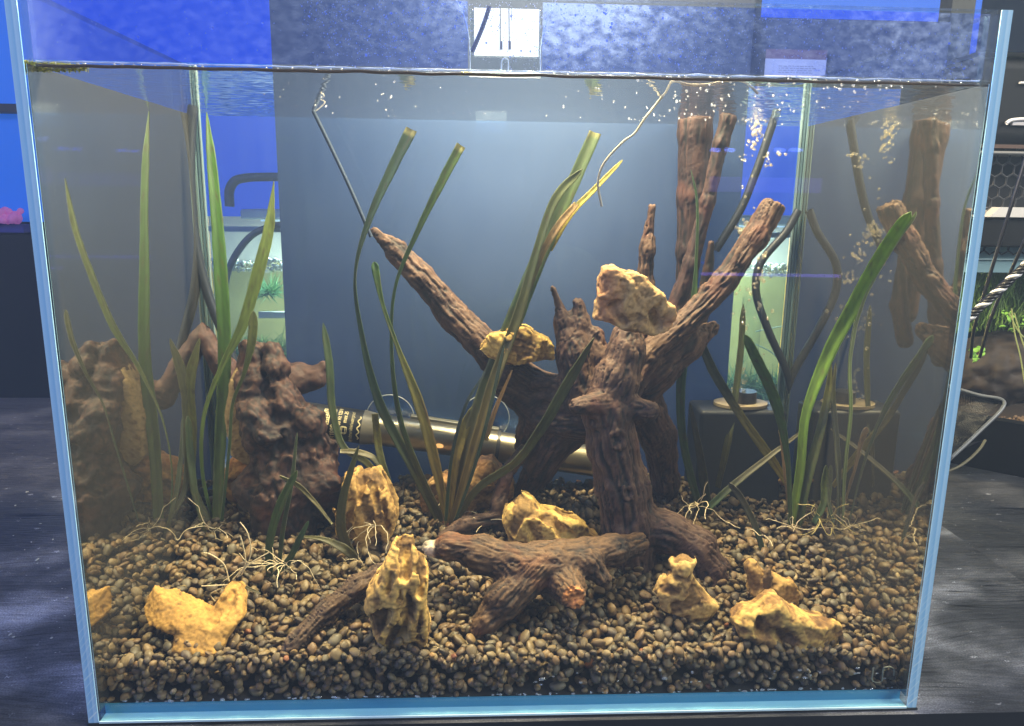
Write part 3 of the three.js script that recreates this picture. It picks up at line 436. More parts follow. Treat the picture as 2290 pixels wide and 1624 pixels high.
// path: [px, py, z, width] from the root up; the blade is a thin folded strip
function blade(path, o = {}) {
  const pts = path.map(([px, py, z]) => { const p = P(px, py, z); p.y = Math.min(p.y, WATER - 0.0008); p.x = clamp(p.x, -IX + 0.002, IX - 0.002); return p; }), curve = new THREE.CatmullRomCurve3(pts, false, 'centripetal'), n = o.n || Math.max(22, path.length * 9), C = 7;
  const L = pts.slice(1).reduce((a, p, i) => { a.push(a[a.length - 1] + p.distanceTo(pts[i])); return a; }, [0]);
  const ws = path.map(([, , z, w]) => w * S(z) * 0.42), id = rr(0, 90), tw0 = rr(-0.6, 0.6), tw1 = rr(-0.6, 0.6);
  const pos = [], col = [], idx = [], c0 = o.low || [0.15, 0.12, 0.025], c1 = o.high || [0.065, 0.12, 0.02];
  for (let i = 0; i <= n; i++) {
    const t = i / n, p = curve.getPoint(t), T0 = curve.getTangent(t), fs = t * (path.length - 1), k = Math.min(path.length - 2, Math.floor(fs)); let w = lerp(ws[k], ws[k + 1], fs - k);
    if (o.tip !== 'cut') w *= Math.sqrt(clamp((1 - t) * (o.tipLength || 14) + 0.0)) ; w = Math.max(w, 0.0002);
    const view = EYE.clone().sub(p).normalize(), side = T0.clone().cross(view).normalize(), ang = lerp(tw0, tw1, t) + 0.3 * noise(t * 4, id, 0);
    side.applyAxisAngle(T0, ang); const nor = side.clone().cross(T0).normalize();
    for (let f = 0; f < 2; f++) for (let c = 0; c < C; c++) {
      const u = c / (C - 1) * 2 - 1, v = w * 0.22 * Math.abs(u) + 0.05 * w * Math.cos(u * 9) + w * 0.10 * noise(t * 14, id, u), th = (f ? -1 : 1) * 0.00022;
      const wu = 1 + 0.06 * noise(t * 26, id + u * 0.4, 7) + (Math.abs(u) > 0.9 ? 0.07 * noise(t * 90, u + id, 3) : 0);
      pos.push(p.x + side.x * w * u * wu + nor.x * (v + th), p.y + side.y * w * u * wu + nor.y * (v + th), p.z + side.z * w * u * wu + nor.z * (v + th));
      const g = sstep(0.0, o.mixAt || 0.55, t + 0.12 * noise(t * 7, id, 2)), rib = 0.82 + 0.25 * Math.cos(u * 14) * 0.5 + 0.3 * noise(t * 30, u * 3, id) + 0.25 * noise(t * 120, u * 9, id), br = o.brown ? sstep(0.1, 0.4, fbm(t * 5, u + id, 1, 2)) : 0;
      let q = tint(c0, c1, g); q = tint(q, [0.17, 0.095, 0.03], br); if (o.tip === 'cut' && t > 0.985) q = [0.3, 0.28, 0.14];
      { const sp = sstep(0.34, 0.5, noise(t * 40, u * 1.5 + id, 4)) * 0.6, vein = 1 - 0.35 * sstep(0.16, 0.02, Math.abs(u)) + 0.12 * Math.sin(u * 22); q = tint([q[0] * 1.8, q[1] * 1.85, q[2] * 1.4], [0.14, 0.09, 0.03], sp); col.push(q[0] * rib * vein, q[1] * rib * vein, q[2] * rib * vein); }
    }
  }
  const R = 2 * C;
  for (let i = 0; i < n; i++) for (let c = 0; c < C; c++) {
    const a = i * R;
    if (c < C - 1) { idx.push(a + c, a + c + 1, a + R + c, a + c + 1, a + R + c + 1, a + R + c); idx.push(a + C + c, a + R + C + c, a + C + c + 1, a + C + c + 1, a + R + C + c, a + R + C + c + 1); }
    else { idx.push(a + C - 1, a + R - 1, a + R + C - 1, a + R - 1, a + R + R - 1, a + R + C - 1); idx.push(a, a + R, a + C, a + C, a + R, a + R + C); }
  }
  for (const e of [0, n * R]) for (let c = 0; c < C - 1; c++) idx.push(e + c, e + C + c, e + c + 1, e + c + 1, e + C + c, e + C + c + 1);
  const g = new THREE.BufferGeometry(); g.setAttribute('position', new THREE.Float32BufferAttribute(pos, 3)); g.setAttribute('color', new THREE.Float32BufferAttribute(col, 3)); g.setIndex(idx); g.computeVertexNormals();
  return g;
}
function strand(points, r, name, mat, parent, n = 0) {
  const c = new THREE.CatmullRomCurve3(points, false, 'centripetal');
  return mesh(name, new THREE.TubeGeometry(c, n || points.length * 7, r, 6), mat, parent);
}
function roots(parent, px, py, z, count, spread, down, mat = rootMat) {
  const b = P(px, py, z), s = S(z);
  for (let i = 0; i < count; i++) {
    const dir = V(rr(-1, 1), rr(-0.15, 0.75), rr(-0.4, 1)).normalize(), pts = [b.clone().add(V(rr(-3, 3) * s, rr(-2, 6) * s, 0.001))], L = spread * rr(0.4, 1.1) * s, k = 9; let p = pts[0].clone();
    for (let j = 1; j <= k; j++) { dir.add(V(rr(-0.5, 0.5), rr(-0.5, 0.42) - down * 0.10, rr(-0.4, 0.4))).normalize(); p = p.clone().addScaledVector(dir, L / k); p.y = Math.max(p.y, BED(p.x, p.z) + 0.0022); p.z = Math.min(p.z, -T - 0.003); pts.push(p); }
    strand(pts, rr(0.00014, 0.00028), 'root', mat, parent);
  }
}
function plant(label, leaves) {
  const t = thing('tape_grass', label, 'water plant', 'ribbon-leaved water plants in the tank');
  for (const [path, o] of leaves) { const m = mesh('leaf', blade(path, o || {}), leafMat, t); if (o && o.label) m.userData.label = o.label; }
  return t;
}
const OLIVE = [0.115, 0.105, 0.022], GREEN = [0.05, 0.125, 0.018], LIGHT = [0.14, 0.19, 0.05], DARK = [0.035, 0.07, 0.022], AMBER = [0.24, 0.16, 0.025], DUSK = [0.05, 0.075, 0.03];
{
  const z = zG(1000, 1178), y = (d) => z + d;
  const t = plant('largest tape grass clump, many long blades rising from the centre', [
    [[[985, 1172, z, 22], [925, 1050, y(0.004), 27], [850, 905, y(0.006), 26], [808, 745, y(0.008), 13], [794, 612, y(0.008), 7], [826, 490, y(0.006), 17], [878, 375, y(0.002), 27], [921, 290, y(0), 34]], { tip: 'cut', low: OLIVE, high: [0.045, 0.085, 0.045], mixAt: 0.35 }],
    [[[990, 1165, y(0.002), 18], [940, 1060, y(0.006), 18], [893, 930, y(0.008), 15], [875, 770, y(0.01), 9], [884, 640, y(0.01), 8], [932, 520, y(0.008), 14], [988, 405, y(0.004), 22], [1030, 325, y(0), 25]], { tip: 'cut', low: OLIVE, high: [0.06, 0.11, 0.025], mixAt: 0.4 }],
    [[[1000, 1170, y(0.006), 20], [972, 1035, y(0.012), 30], [935, 900, y(0.016), 30], [888, 775, y(0.018), 12], [855, 680, y(0.018), 10], [840, 610, y(0.018), 20], [836, 585, y(0.018), 20]], { low: AMBER, high: GREEN, mixAt: 0.9, brown: 1 }],
    [[[1005, 1170, y(0.002), 30], [1045, 1000, y(0.004), 40], [1085, 880, y(0.004), 48], [1140, 740, y(0.002), 48], [1205, 580, y(0), 44], [1268, 440, y(-0.004), 36], [1331, 297, y(-0.01), 32]], { tip: 'cut', low: [0.13, 0.1, 0.02], high: [0.06, 0.1, 0.035], mixAt: 0.6 }],
    [[[1012, 1170, y(0.005), 20], [1060, 1000, y(0.009), 26], [1105, 850, y(0.01), 32], [1160, 700, y(0.009), 28], [1200, 560, y(0.006), 20], [1245, 440, y(0.002), 24], [1302, 378, y(0), 20]], { low: AMBER, high: [0.075, 0.095, 0.03], mixAt: 0.7 }],
    [[[1180, 650, y(0.004), 16], [1215, 560, y(0.004), 18], [1252, 500, y(0.004), 20], [1290, 455, y(0.004), 16]], { low: [0.1, 0.1, 0.04], high: [0.38, 0.25, 0.12], tip: 'cut', label: 'pale dying leaf end' }],
    [[[1230, 560, y(0.002), 14], [1275, 480, y(0.001), 18], [1330, 422, y(0), 14], [1392, 358, y(-0.002), 8]], { low: [0.25, 0.2, 0.03], high: [0.42, 0.36, 0.08], label: 'yellow pointed leaf tip' }],
    [[[1018, 1165, y(0.008), 18], [1070, 1090, y(0.014), 22], [1150, 1035, y(0.018), 26], [1208, 960, y(0.02), 32], [1262, 868, y(0.02), 32], [1328, 755, y(0.018), 24]], { low: [0.1, 0.085, 0.02], high: [0.085, 0.1, 0.028], tipLength: 7 }],
    [[[1003, 1160, y(0.004), 14], [1018, 1030, y(0.004), 30], [1032, 970, y(0.003), 34], [1062, 905, y(0.002), 18]], { low: AMBER, high: [0.2, 0.17, 0.03], mixAt: 1 }],
    [[[996, 1165, y(0.01), 9], [1010, 1020, y(0.014), 9], [1042, 905, y(0.016), 9], [1085, 832, y(0.016), 5]], { low: DARK, high: [0.03, 0.05, 0.05] }],
    [[[1020, 1160, y(0.012), 8], [1062, 1040, y(0.016), 9], [1092, 930, y(0.018), 11], [1128, 770, y(0.018), 9]], { low: DARK, high: [0.04, 0.075, 0.035] }],
    [[[1085, 985, y(0.014), 14], [1108, 915, y(0.014), 12], [1145, 828, y(0.014), 5]], { low: [0.2, 0.14, 0.06], high: [0.34, 0.2, 0.09], label: 'withered orange brown leaf tip' }],
  ]);
  roots(t, 1070, 1165, z + 0.01, 6, 90, 0.5); roots(t, 985, 1110, z - 0.015, 5, 70, 0);
}
{
  const z = zG(482, 1182);
  const t = plant('tall tape grass in the left back, one straight bright green blade', [
    [[[485, 1178, z - 0.004, 26], [492, 1000, z - 0.014, 32], [502, 800, z - 0.022, 34], [492, 600, z - 0.03, 34], [476, 400, z - 0.036, 26], [459, 218, z - 0.042, 14]], { low: [0.07, 0.1, 0.014], high: [0.05, 0.14, 0.014], mixAt: 0.6, tipLength: 9 }],
    [[[478, 1172, z - 0.01, 10], [452, 1060, z - 0.01, 10], [455, 930, z - 0.01, 11], [495, 820, z - 0.012, 14], [540, 730, z - 0.014, 26], [578, 600, z - 0.016, 34], [600, 510, z - 0.018, 28], [612, 405, z - 0.02, 12]], { low: [0.1, 0.16, 0.02], high: LIGHT, mixAt: 0.5, tipLength: 8 }],
    [[[495, 1165, z + 0.008, 8], [512, 1000, z + 0.01, 8], [520, 900, z + 0.012, 8], [545, 835, z + 0.012, 10], [562, 760, z + 0.012, 24], [566, 695, z + 0.012, 24]], { low: DARK, high: [0.1, 0.115, 0.03], mixAt: 0.85 }],
    [[[470, 1175, z - 0.006, 20], [432, 1090, z - 0.012, 20], [405, 960, z - 0.02, 26], [412, 860, z - 0.022, 30], [446, 757, z - 0.024, 22]], { low: OLIVE, high: [0.12, 0.125, 0.04], mixAt: 0.8, tipLength: 7 }],
    [[[462, 1205, z + 0.002, 10], [440, 1120, z - 0.004, 14], [425, 1020, z - 0.01, 20], [404, 930, z - 0.014, 18]], { low: OLIVE, high: DUSK }],
  ]);
  roots(t, 480, 1185, z + 0.006, 7, 110, 0.6);
}
{
  const z = zG(606, 1292);
  const t = plant('small tape grass before the left chunk with white curling roots', [
    [[[602, 1290, z, 18], [603, 1210, z, 22], [628, 1125, z - 0.002, 24], [664, 1052, z - 0.004, 16]], { low: DARK, high: [0.06, 0.1, 0.025] }],
    [[[622, 1285, z, 12], [632, 1190, z - 0.002, 14], [652, 1080, z - 0.006, 12], [664, 968, z - 0.012, 7]], { low: DARK, high: [0.05, 0.075, 0.03] }],
    [[[612, 1285, z + 0.004, 14], [640, 1260, z + 0.008, 20], [672, 1200, z + 0.008, 16], [690, 1165, z + 0.006, 8]], { low: DARK, high: DARK }],
    [[[625, 1065, z - 0.004, 6], [665, 1085, z - 0.006, 14], [700, 1120, z - 0.006, 12], [742, 1172, z - 0.006, 6]], { low: [0.14, 0.14, 0.05], high: [0.12, 0.1, 0.03], tip: 'cut' }],
  ]);
  roots(t, 640, 1262, z + 0.008, 10, 120, 0.7); roots(t, 620, 1262, z + 0.01, 4, 150, 0.4);
}
{
  const z = zG(512, 1340) - 0.002;
  const t = plant('loose scrap of plant with long white roots on the forked rock', [
    [[[470, 1308, z + 0.006, 8], [490, 1298, z + 0.007, 10], [515, 1302, z + 0.008, 8]], { low: DARK, high: [0.06, 0.05, 0.015] }],
    [[[510, 1312, z + 0.008, 9], [518, 1292, z + 0.008, 12], [545, 1280, z + 0.008, 6]], { low: [0.05, 0.04, 0.015], high: [0.05, 0.04, 0.015] }],
    [[[515, 1308, z + 0.009, 8], [545, 1312, z + 0.009, 9], [582, 1328, z + 0.008, 6]], { low: DARK, high: [0.1, 0.08, 0.02] }],
  ]);
  const k = (a) => strand(a.map(([x, y]) => P(x, y, z + 0.012)), 0.00036, 'root', rootMat, t);
  k([[515, 1308], [470, 1310], [450, 1311]]); k([[512, 1300], [500, 1262], [470, 1240], [455, 1236]]); k([[520, 1296], [545, 1270], [575, 1250], [600, 1236]]); k([[530, 1290], [548, 1262], [540, 1210], [536, 1198]]); k([[540, 1285], [560, 1240], [552, 1190], [536, 1168]]); k([[505, 1312], [470, 1330], [480, 1345]]);
}
{
  const z = zG(792, 1252);
  const t = plant('dark olive tape grass beside the grooved rock left of centre', [
    [[[792, 1252, z, 26], [764, 1190, z + 0.002, 28], [766, 1120, z + 0.002, 24], [802, 996, z, 10]], { low: [0.08, 0.06, 0.015], high: [0.09, 0.09, 0.02], mixAt: 1 }],
    [[[795, 1250, z + 0.002, 22], [770, 1228, z + 0.004, 26], [720, 1206, z + 0.004, 14], [662, 1200, z + 0.004, 4]], { low: [0.07, 0.06, 0.015], high: [0.1, 0.09, 0.025] }],
    [[[862, 1092, z - 0.03, 20], [820, 1035, z - 0.03, 18], [768, 1000, z - 0.034, 18], [742, 910, z - 0.038, 20], [736, 820, z - 0.04, 22], [722, 722, z - 0.042, 16]], { low: OLIVE, high: [0.05, 0.085, 0.035], mixAt: 0.8 }],
    [[[860, 1090, z - 0.03, 14], [840, 1030, z - 0.032, 18], [800, 1012, z - 0.032, 18], [760, 1010, z - 0.03, 12]], { low: DUSK, high: [0.1, 0.08, 0.02], tip: 'cut' }],
    [[[868, 1080, z - 0.03, 20], [848, 1010, z - 0.034, 20], [842, 960, z - 0.036, 20], [838, 925, z - 0.036, 18]], { low: DUSK, high: [0.15, 0.14, 0.03], tip: 'cut' }],
  ]);
  roots(t, 835, 1175, zG(835, 1215) + 0.01, 7, 120, 1.3); roots(t, 800, 1250, z + 0.006, 3, 60, 0.8);
}
{
  const z = zG(1572, 1160);
  const t = plant('tape grass right of the stump with a thin blade reaching up', [
    [[[1572, 1158, z, 18], [1548, 1080, z, 22], [1524, 960, z, 22], [1524, 840, z, 26], [1548, 700, z - 0.002, 20], [1556, 590, z - 0.004, 8], [1558, 450, z - 0.006, 6], [1545, 380, z - 0.006, 4]], { low: DARK, high: [0.06, 0.13, 0.035], mixAt: 0.5 }],
    [[[1565, 1150, z - 0.004, 12], [1540, 1060, z - 0.004, 16], [1522, 900, z - 0.004, 18], [1524, 780, z - 0.004, 20], [1518, 688, z - 0.004, 16]], { low: DUSK, high: [0.06, 0.1, 0.03] }],
    [[[1585, 1150, z, 20], [1575, 1080, z, 26], [1562, 1000, z, 20], [1542, 900, z, 10]], { low: DUSK, high: [0.06, 0.055, 0.025] }],
    [[[1605, 1090, z - 0.02, 16], [1625, 1000, z - 0.02, 20], [1640, 910, z - 0.024, 18], [1655, 790, z - 0.028, 18], [1662, 680, z - 0.03, 14]], { low: [0.1, 0.085, 0.025], high: [0.075, 0.09, 0.04] }],
    [[[1764, 1088, z + 0.004, 16], [1720, 1020, z + 0.002, 26], [1660, 935, z, 22], [1625, 880, z - 0.004, 26], [1590, 820, z - 0.008, 26], [1562, 745, z - 0.01, 18]], { low: [0.3, 0.24, 0.035], high: [0.06, 0.075, 0.035], mixAt: 0.75, label: 'yellowing leaf' }],
    [[[1585, 1135, z + 0.012, 20], [1640, 1085, z + 0.012, 20], [1735, 1010, z + 0.01, 14], [1800, 960, z + 0.006, 6]], { low: DARK, high: [0.075, 0.065, 0.02] }],
    [[[1708, 1240, zG(1708, 1240), 14], [1690, 1180, zG(1708, 1240) - 0.004, 18], [1655, 1110, zG(1708, 1240) - 0.012, 20], [1630, 1080, zG(1708, 1240) - 0.016, 16]], { low: DARK, high: [0.05, 0.045, 0.02] }],
  ]);
  roots(t, 1560, 1130, z + 0.01, 9, 110, 0.4); roots(t, 1700, 1195, zG(1708, 1240) + 0.004, 3, 90, 0.8);
}
{
  const z = zG(1772, 1185);
  const t = plant('tape grass in the right back with one long blade leaning right', [
    [[[1768, 1180, z, 24], [1790, 1050, z, 26], [1802, 930, z, 26], [1850, 800, z + 0.006, 38], [1930, 672, -0.098, 40], [2000, 570, -0.074, 40], [2068, 474, -0.05, 36]], { low: [0.08, 0.11, 0.02], high: [0.14, 0.24, 0.035], mixAt: 0.35, tipLength: 24 }],
    [[[1768, 1175, z + 0.004, 10], [1760, 1020, z + 0.004, 16], [1735, 900, z + 0.004, 30], [1690, 800, z + 0.004, 30], [1664, 748, z + 0.004, 22]], { low: [0.05, 0.08, 0.02], high: [0.05, 0.11, 0.018], tipLength: 14 }],
    [[[1785, 1175, z + 0.002, 22], [1808, 1060, z + 0.002, 28], [1835, 960, z + 0.002, 24], [1868, 880, z, 20], [1922, 812, z, 8]], { low: [0.06, 0.08, 0.018], high: [0.14, 0.14, 0.05], mixAt: 0.9 }],
    [[[1820, 1170, z + 0.01, 14], [1850, 1125, z + 0.01, 20], [1880, 1080, z + 0.008, 20], [1910, 1040, z + 0.008, 10]], { low: DARK, high: [0.07, 0.09, 0.02] }],
    [[[1765, 1150, z - 0.004, 8], [1755, 1060, z - 0.004, 9], [1752, 985, z - 0.004, 20], [1746, 955, z - 0.004, 18]], { low: [0.2, 0.12, 0.06], high: [0.32, 0.2, 0.1], label: 'withered tan leaf' }],
  ]);
  roots(t, 1772, 1180, z + 0.006, 7, 90, 0.3); roots(t, 1835, 1165, z + 0.008, 8, 90, 0.2, std([0.4, 0.33, 0.12], 0.6));
}
{
  const z = -0.095, n = thing('floating_runner', 'pale wiry plant runner trailing down from the water surface', 'plant stem');
  strand([[1345, 462], [1334, 405], [1352, 370], [1392, 320], [1418, 296], [1445, 262], [1480, 215], [1513, 184], [1540, 186], [1585, 187], [1630, 184], [1665, 184], [1692, 205]].map(([x, y], i) => P(x + 4 * Math.sin(i * 2.3), y + 4 * Math.sin(i * 1.7), y < 215 ? -0.03 : z + 0.03)), 0.0007, 'stem', std([0.42, 0.38, 0.28], 0.5), n, 120);
  roots(n, 1345, 410, z, 0, 50, 0);
}
// ---------------------------------------------------------------- heater
{
  const z = -0.183, a = P(640, 930, z), b = P(1400, 1042, z), R = 36 * S(z), d = b.clone().sub(a), L = d.length();
  const h = thing('tube_heater', 'submersible tube heater lying low along the back glass', 'heater'); h.position.copy(a); h.quaternion.setFromUnitVectors(V(1, 0, 0), d.clone().normalize());
  const cyl = (r0, r1, x0, x1, seg = 40) => { const g = new THREE.CylinderGeometry(r1, r0, x1 - x0, seg, 1); g.rotateZ(-Math.PI / 2); g.translate((x0 + x1) / 2, 0, 0); return g; };
  const at = (px) => (px - 640) / 760 * L;
  mesh('glass_tube', cyl(R, R, at(818), at(1398)), phys([0.36, 0.32, 0.22], 0.34, { metalness: 0.95, clearcoat: 1, clearcoatRoughness: 0.08 }), h);
  const c = document.createElement('canvas'); c.width = 1024; c.height = 1024; const x = c.getContext('2d');
  x.fillStyle = '#15171a'; x.fillRect(0, 0, 1024, 1024); x.save(); x.translate(0, 1024); x.rotate(-Math.PI / 2); // reads upwards, lines from left to right along the tube
  const cream = '#f2e2a8'; x.fillStyle = cream; x.fillRect(560, 40, 330, 150); x.fillStyle = '#15171a'; x.font = 'bold 150px sans-serif'; x.fillText('EHEIM', 572, 170, 306);
  x.fillStyle = cream; x.font = 'bold 140px sans-serif'; x.fillText('3611090', 150, 335, 430); x.font = 'bold 110px sans-serif'; x.fillText('aquarium', 620, 320, 300);
  x.font = 'bold 120px sans-serif'; x.fillText('50 W 60 Hz 120 V', 400, 450, 560); x.fillText('max 25', 640, 580, 260);
  x.lineWidth = 13; x.strokeStyle = cream; x.strokeRect(420, 500, 150, 70); x.strokeRect(446, 472, 110, 130); x.beginPath(); for (const [p, q, u, v] of [[420, 500, 446, 472], [570, 500, 556, 472], [420, 570, 446, 602], [570, 570, 556, 602]]) { x.moveTo(p, q); x.lineTo(u, v); } x.stroke();
  x.font = '104px sans-serif'; x.fillText('fully submersible/waterproof', 190, 735, 720);
  x.lineWidth = 26; x.beginPath(); for (let i = 0; i <= 90; i++) x.lineTo(330 + i * 5.4, 860 + 26 * Math.sin(i / 90 * 22)); x.stroke(); x.restore();
  mesh('head_sleeve', cyl(R * 1.055, R * 1.055, at(650), at(722)), std([0.012, 0.013, 0.015], 0.6), h);
  const cap = new THREE.CylinderGeometry(R * 1.06, R * 1.06, at(816) - at(719), 64, 1, true); cap.rotateZ(-Math.PI / 2); cap.translate((at(816) + at(719)) / 2, 0, 0);
  { // around the tube v, along it u; the middle of the print faces the front
    const p = cap.attributes.position, uv = cap.attributes.uv, x0 = at(719), x1 = at(816);
    for (let i = 0; i < uv.count; i++) { const an = Math.atan2(p.getY(i), p.getZ(i)) / (2 * Math.PI); uv.setXY(i, (p.getX(i) - x0) / (x1 - x0), clamp(0.5 + an * 2.0, 0.002, 0.998)); }
  }
  mesh('head', cap, std([1, 1, 1], 0.6, { map: tex(c, true), side: THREE.DoubleSide }), h).userData.label = 'black printed heater head';
  mesh('collar', cyl(R * 1.1, R * 0.98, at(806), at(838)), std([0.2, 0.18, 0.13], 0.45), h);
  mesh('end_plug', cyl(R * 0.7, R * 0.9, at(700) - 0.022, at(700) - 0.003), std([0.04, 0.14, 0.3], 0.5), h);
  mesh('holder_rail', box(at(1104) - at(905), 0.0042, 0.006, (at(905) + at(1104)) / 2, R * 1.0, -0.004, 0.001), std([0.09, 0.09, 0.075], 0.4), h);
  mesh('holder_clip', cyl(R * 1.07, R * 1.07, at(1100), at(1108)), std([0.04, 0.04, 0.04], 0.4), h);
  for (const px of [872, 1085]) {
    const cup = new THREE.Group(); cup.name = 'suction_cup'; h.add(cup); cup.position.copy(h.worldToLocal(P(px, 935, BACK + 0.0035)));
    cup.name = numbered('suction_cup');
    const r = 54 * S(BACK); mesh('cup_rim', new THREE.TorusGeometry(r, 0.0004, 6, 64), std([0.3, 0.33, 0.36], 0.3), cup);
    const disc = new THREE.CylinderGeometry(r, r, 0.0012, 48); disc.rotateX(Math.PI / 2); mesh('cup_disc', disc, phys([0.8, 0.88, 0.95], 0.08, { transmission: 1, thickness: 0, ior: 1.4 }), cup);
    const nub = new THREE.CylinderGeometry(r * 0.26, r * 0.34, 0.012, 24); nub.rotateX(Math.PI / 2); nub.translate(0, -r * 0.5, 0.006); mesh('nub', nub, std([0.16, 0.14, 0.1], 0.4), cup);
  }
  const lamp = new THREE.SphereGeometry(R * 0.2, 16, 12); lamp.scale(1.6, 0.9, 0.5); lamp.translate(at(978), -R * 0.15, R * 0.93); mesh('pilot_light', lamp, std([0.6, 0.3, 0.1], 0.3, { emissive: new THREE.Color(1, 0.5, 0.15), emissiveIntensity: 1.2 }), h);
}
// ---------------------------------------------------------------- corner filter with lift tube and bubbles
{
  const z = -0.178, f = thing('corner_filter', 'black box filter with a clear bubble tube in the right back corner', 'filter'), s = S(z);
  const c = P(1655, 905, z), g = BED(c.x, z);
  const w = 200 * s; mesh('filter_box', box(w, c.y - g + 0.012, 0.034, c.x - 6 * s, (c.y + g - 0.012) / 2 - 0.001, z - 0.002, 0.003), std([0.022, 0.026, 0.034], 0.5), f);
  mesh('lid_plate', new THREE.CylinderGeometry(62 * s, 62 * s, 0.0022, 40).scale(1, 1, 0.75).translate(c.x, c.y + 0.001, z), std([0.26, 0.21, 0.13], 0.6), f);
  mesh('collar', new THREE.CylinderGeometry(25 * s, 26 * s, 0.009, 32).translate(c.x + 10 * s, c.y + 0.0062, z), std([0.035, 0.035, 0.04], 0.4), f);
  const top = P(1668, 665, z).y; mesh('lift_tube', new THREE.CylinderGeometry(22 * s, 22 * s, top - c.y - 0.01, 32, 1, true).translate(c.x + 10 * s, (top + c.y + 0.01) / 2, z), phys([0.93, 0.97, 1], 0.02, { transmission: 1, thickness: 0, ior: 1.6 }), f);
  // bubbles: wobbling flattened beads of air
  const bub = phys([1, 0.96, 0.84], 0.05, { transmission: 0.86, thickness: 0, ior: 1.9 }), gs = [];
  const one = (px, py, r, dz, k) => { const b = new THREE.SphereGeometry(r * s, 10, 8); b.scale(1, k, 0.9); const q = P(px, py, z + dz); b.translate(q.x, q.y, q.z); gs.push(b); };
  const bead = (px, py, rx, ry, dz) => { const n = Math.max(1, Math.round(rx * ry / 14)); for (let i = 0; i < n; i++) { const a = rr(0, 6.28), k = Math.sqrt(rnd()); one(px + Math.cos(a) * k * rx, py + Math.sin(a) * k * ry, n === 1 ? rx : rr(1.2, 4.2), dz + rr(-0.003, 0.003), rr(0.6, 1.3)); } };
  for (const [x, y, a, b] of [[1665, 845, 7, 26], [1662, 875, 6, 12], [1664, 715, 6, 30], [1668, 740, 5, 14], [1640, 705, 8, 6], [1650, 640, 7, 24], [1676, 655, 6, 18], [1698, 690, 4, 16], [1708, 620, 20, 14], [1690, 640, 9, 7], [1672, 520, 18, 26], [1655, 510, 10, 12], [1700, 570, 14, 20], [1694, 545, 10, 10], [1690, 300, 16, 17], [1680, 325, 11, 16], [1662, 350, 9, 10], [1718, 358, 13, 15], [1742, 345, 16, 10], [1688, 280, 18, 12], [1695, 268, 24, 7], [1668, 268, 12, 5], [1630, 890, 6, 8], [1640, 872, 5, 6], [1725, 700, 4, 5]]) bead(x, y, a, b, rr(-0.004, 0.006));
  for (let i = 0; i < 34; i++) { const y = rr(270, 860); bead(1672 + rr(-30, 44), y, rr(1.4, 4), rr(1.4, 4), rr(-0.01, 0.02)); }
  const m = mesh('air_bubbles', mergeGeometries(gs), bub); tag(m, 'column of silvery air bubbles rising from the filter tube', 'bubbles', null, 'stuff');
}
// ---------------------------------------------------------------- hoses and wires in the water
{
  const hose = std([0.02, 0.026, 0.036], 0.45), put = (name, label, pts, r, mat = hose, n = 90) => tag(strand(pts.map(([x, y, z]) => P(x, y, z)), r, name, mat, null, n), label, 'hose');
  put('hose', 'thick black hose down the left back corner', [[432, 236, -0.192], [428, 270, -0.192], [424, 400, -0.19], [436, 540, -0.19], [462, 650, -0.19], [508, 770, -0.19], [545, 880, -0.19]], 11 * S(-0.19));
  put('hose', 'black hose hanging in the right back behind the branch tip', [[1738, 245, -0.192], [1722, 292, -0.192], [1690, 385, -0.192], [1655, 470, -0.192], [1600, 560, -0.192]], 9 * S(-0.19));
  put('hose', 'black looping hose behind the bubble tube', [[1785, 470, -0.192], [1760, 515, -0.192], [1700, 590, -0.193], [1690, 650, -0.193], [1716, 735, -0.192], [1758, 830, -0.19], [1770, 880, -0.19]], 9 * S(-0.19));
  const glass = phys([0.75, 0.8, 0.9], 0.05, { transmission: 0.75, thickness: 0, ior: 1.6 });
  const r = put('rod', 'thin translucent rod slanting behind the long branch', [[700, 248, -0.16], [740, 330, -0.16], [780, 415, -0.16], [830, 530, -0.16]], 4.5 * S(-0.16), std([0.045, 0.06, 0.09], 0.12)); r.userData.category = 'rod';
  const w = put('wire', 'short curled pale wire at the top of the thin rod', [[706, 248, -0.16], [716, 240, -0.16], [726, 228, -0.16], [717, 222, -0.16], [724, 214, -0.158], [716, 206, -0.158]], 0.0004, std([0.6, 0.55, 0.42], 0.3)); w.userData.category = 'wire';
}
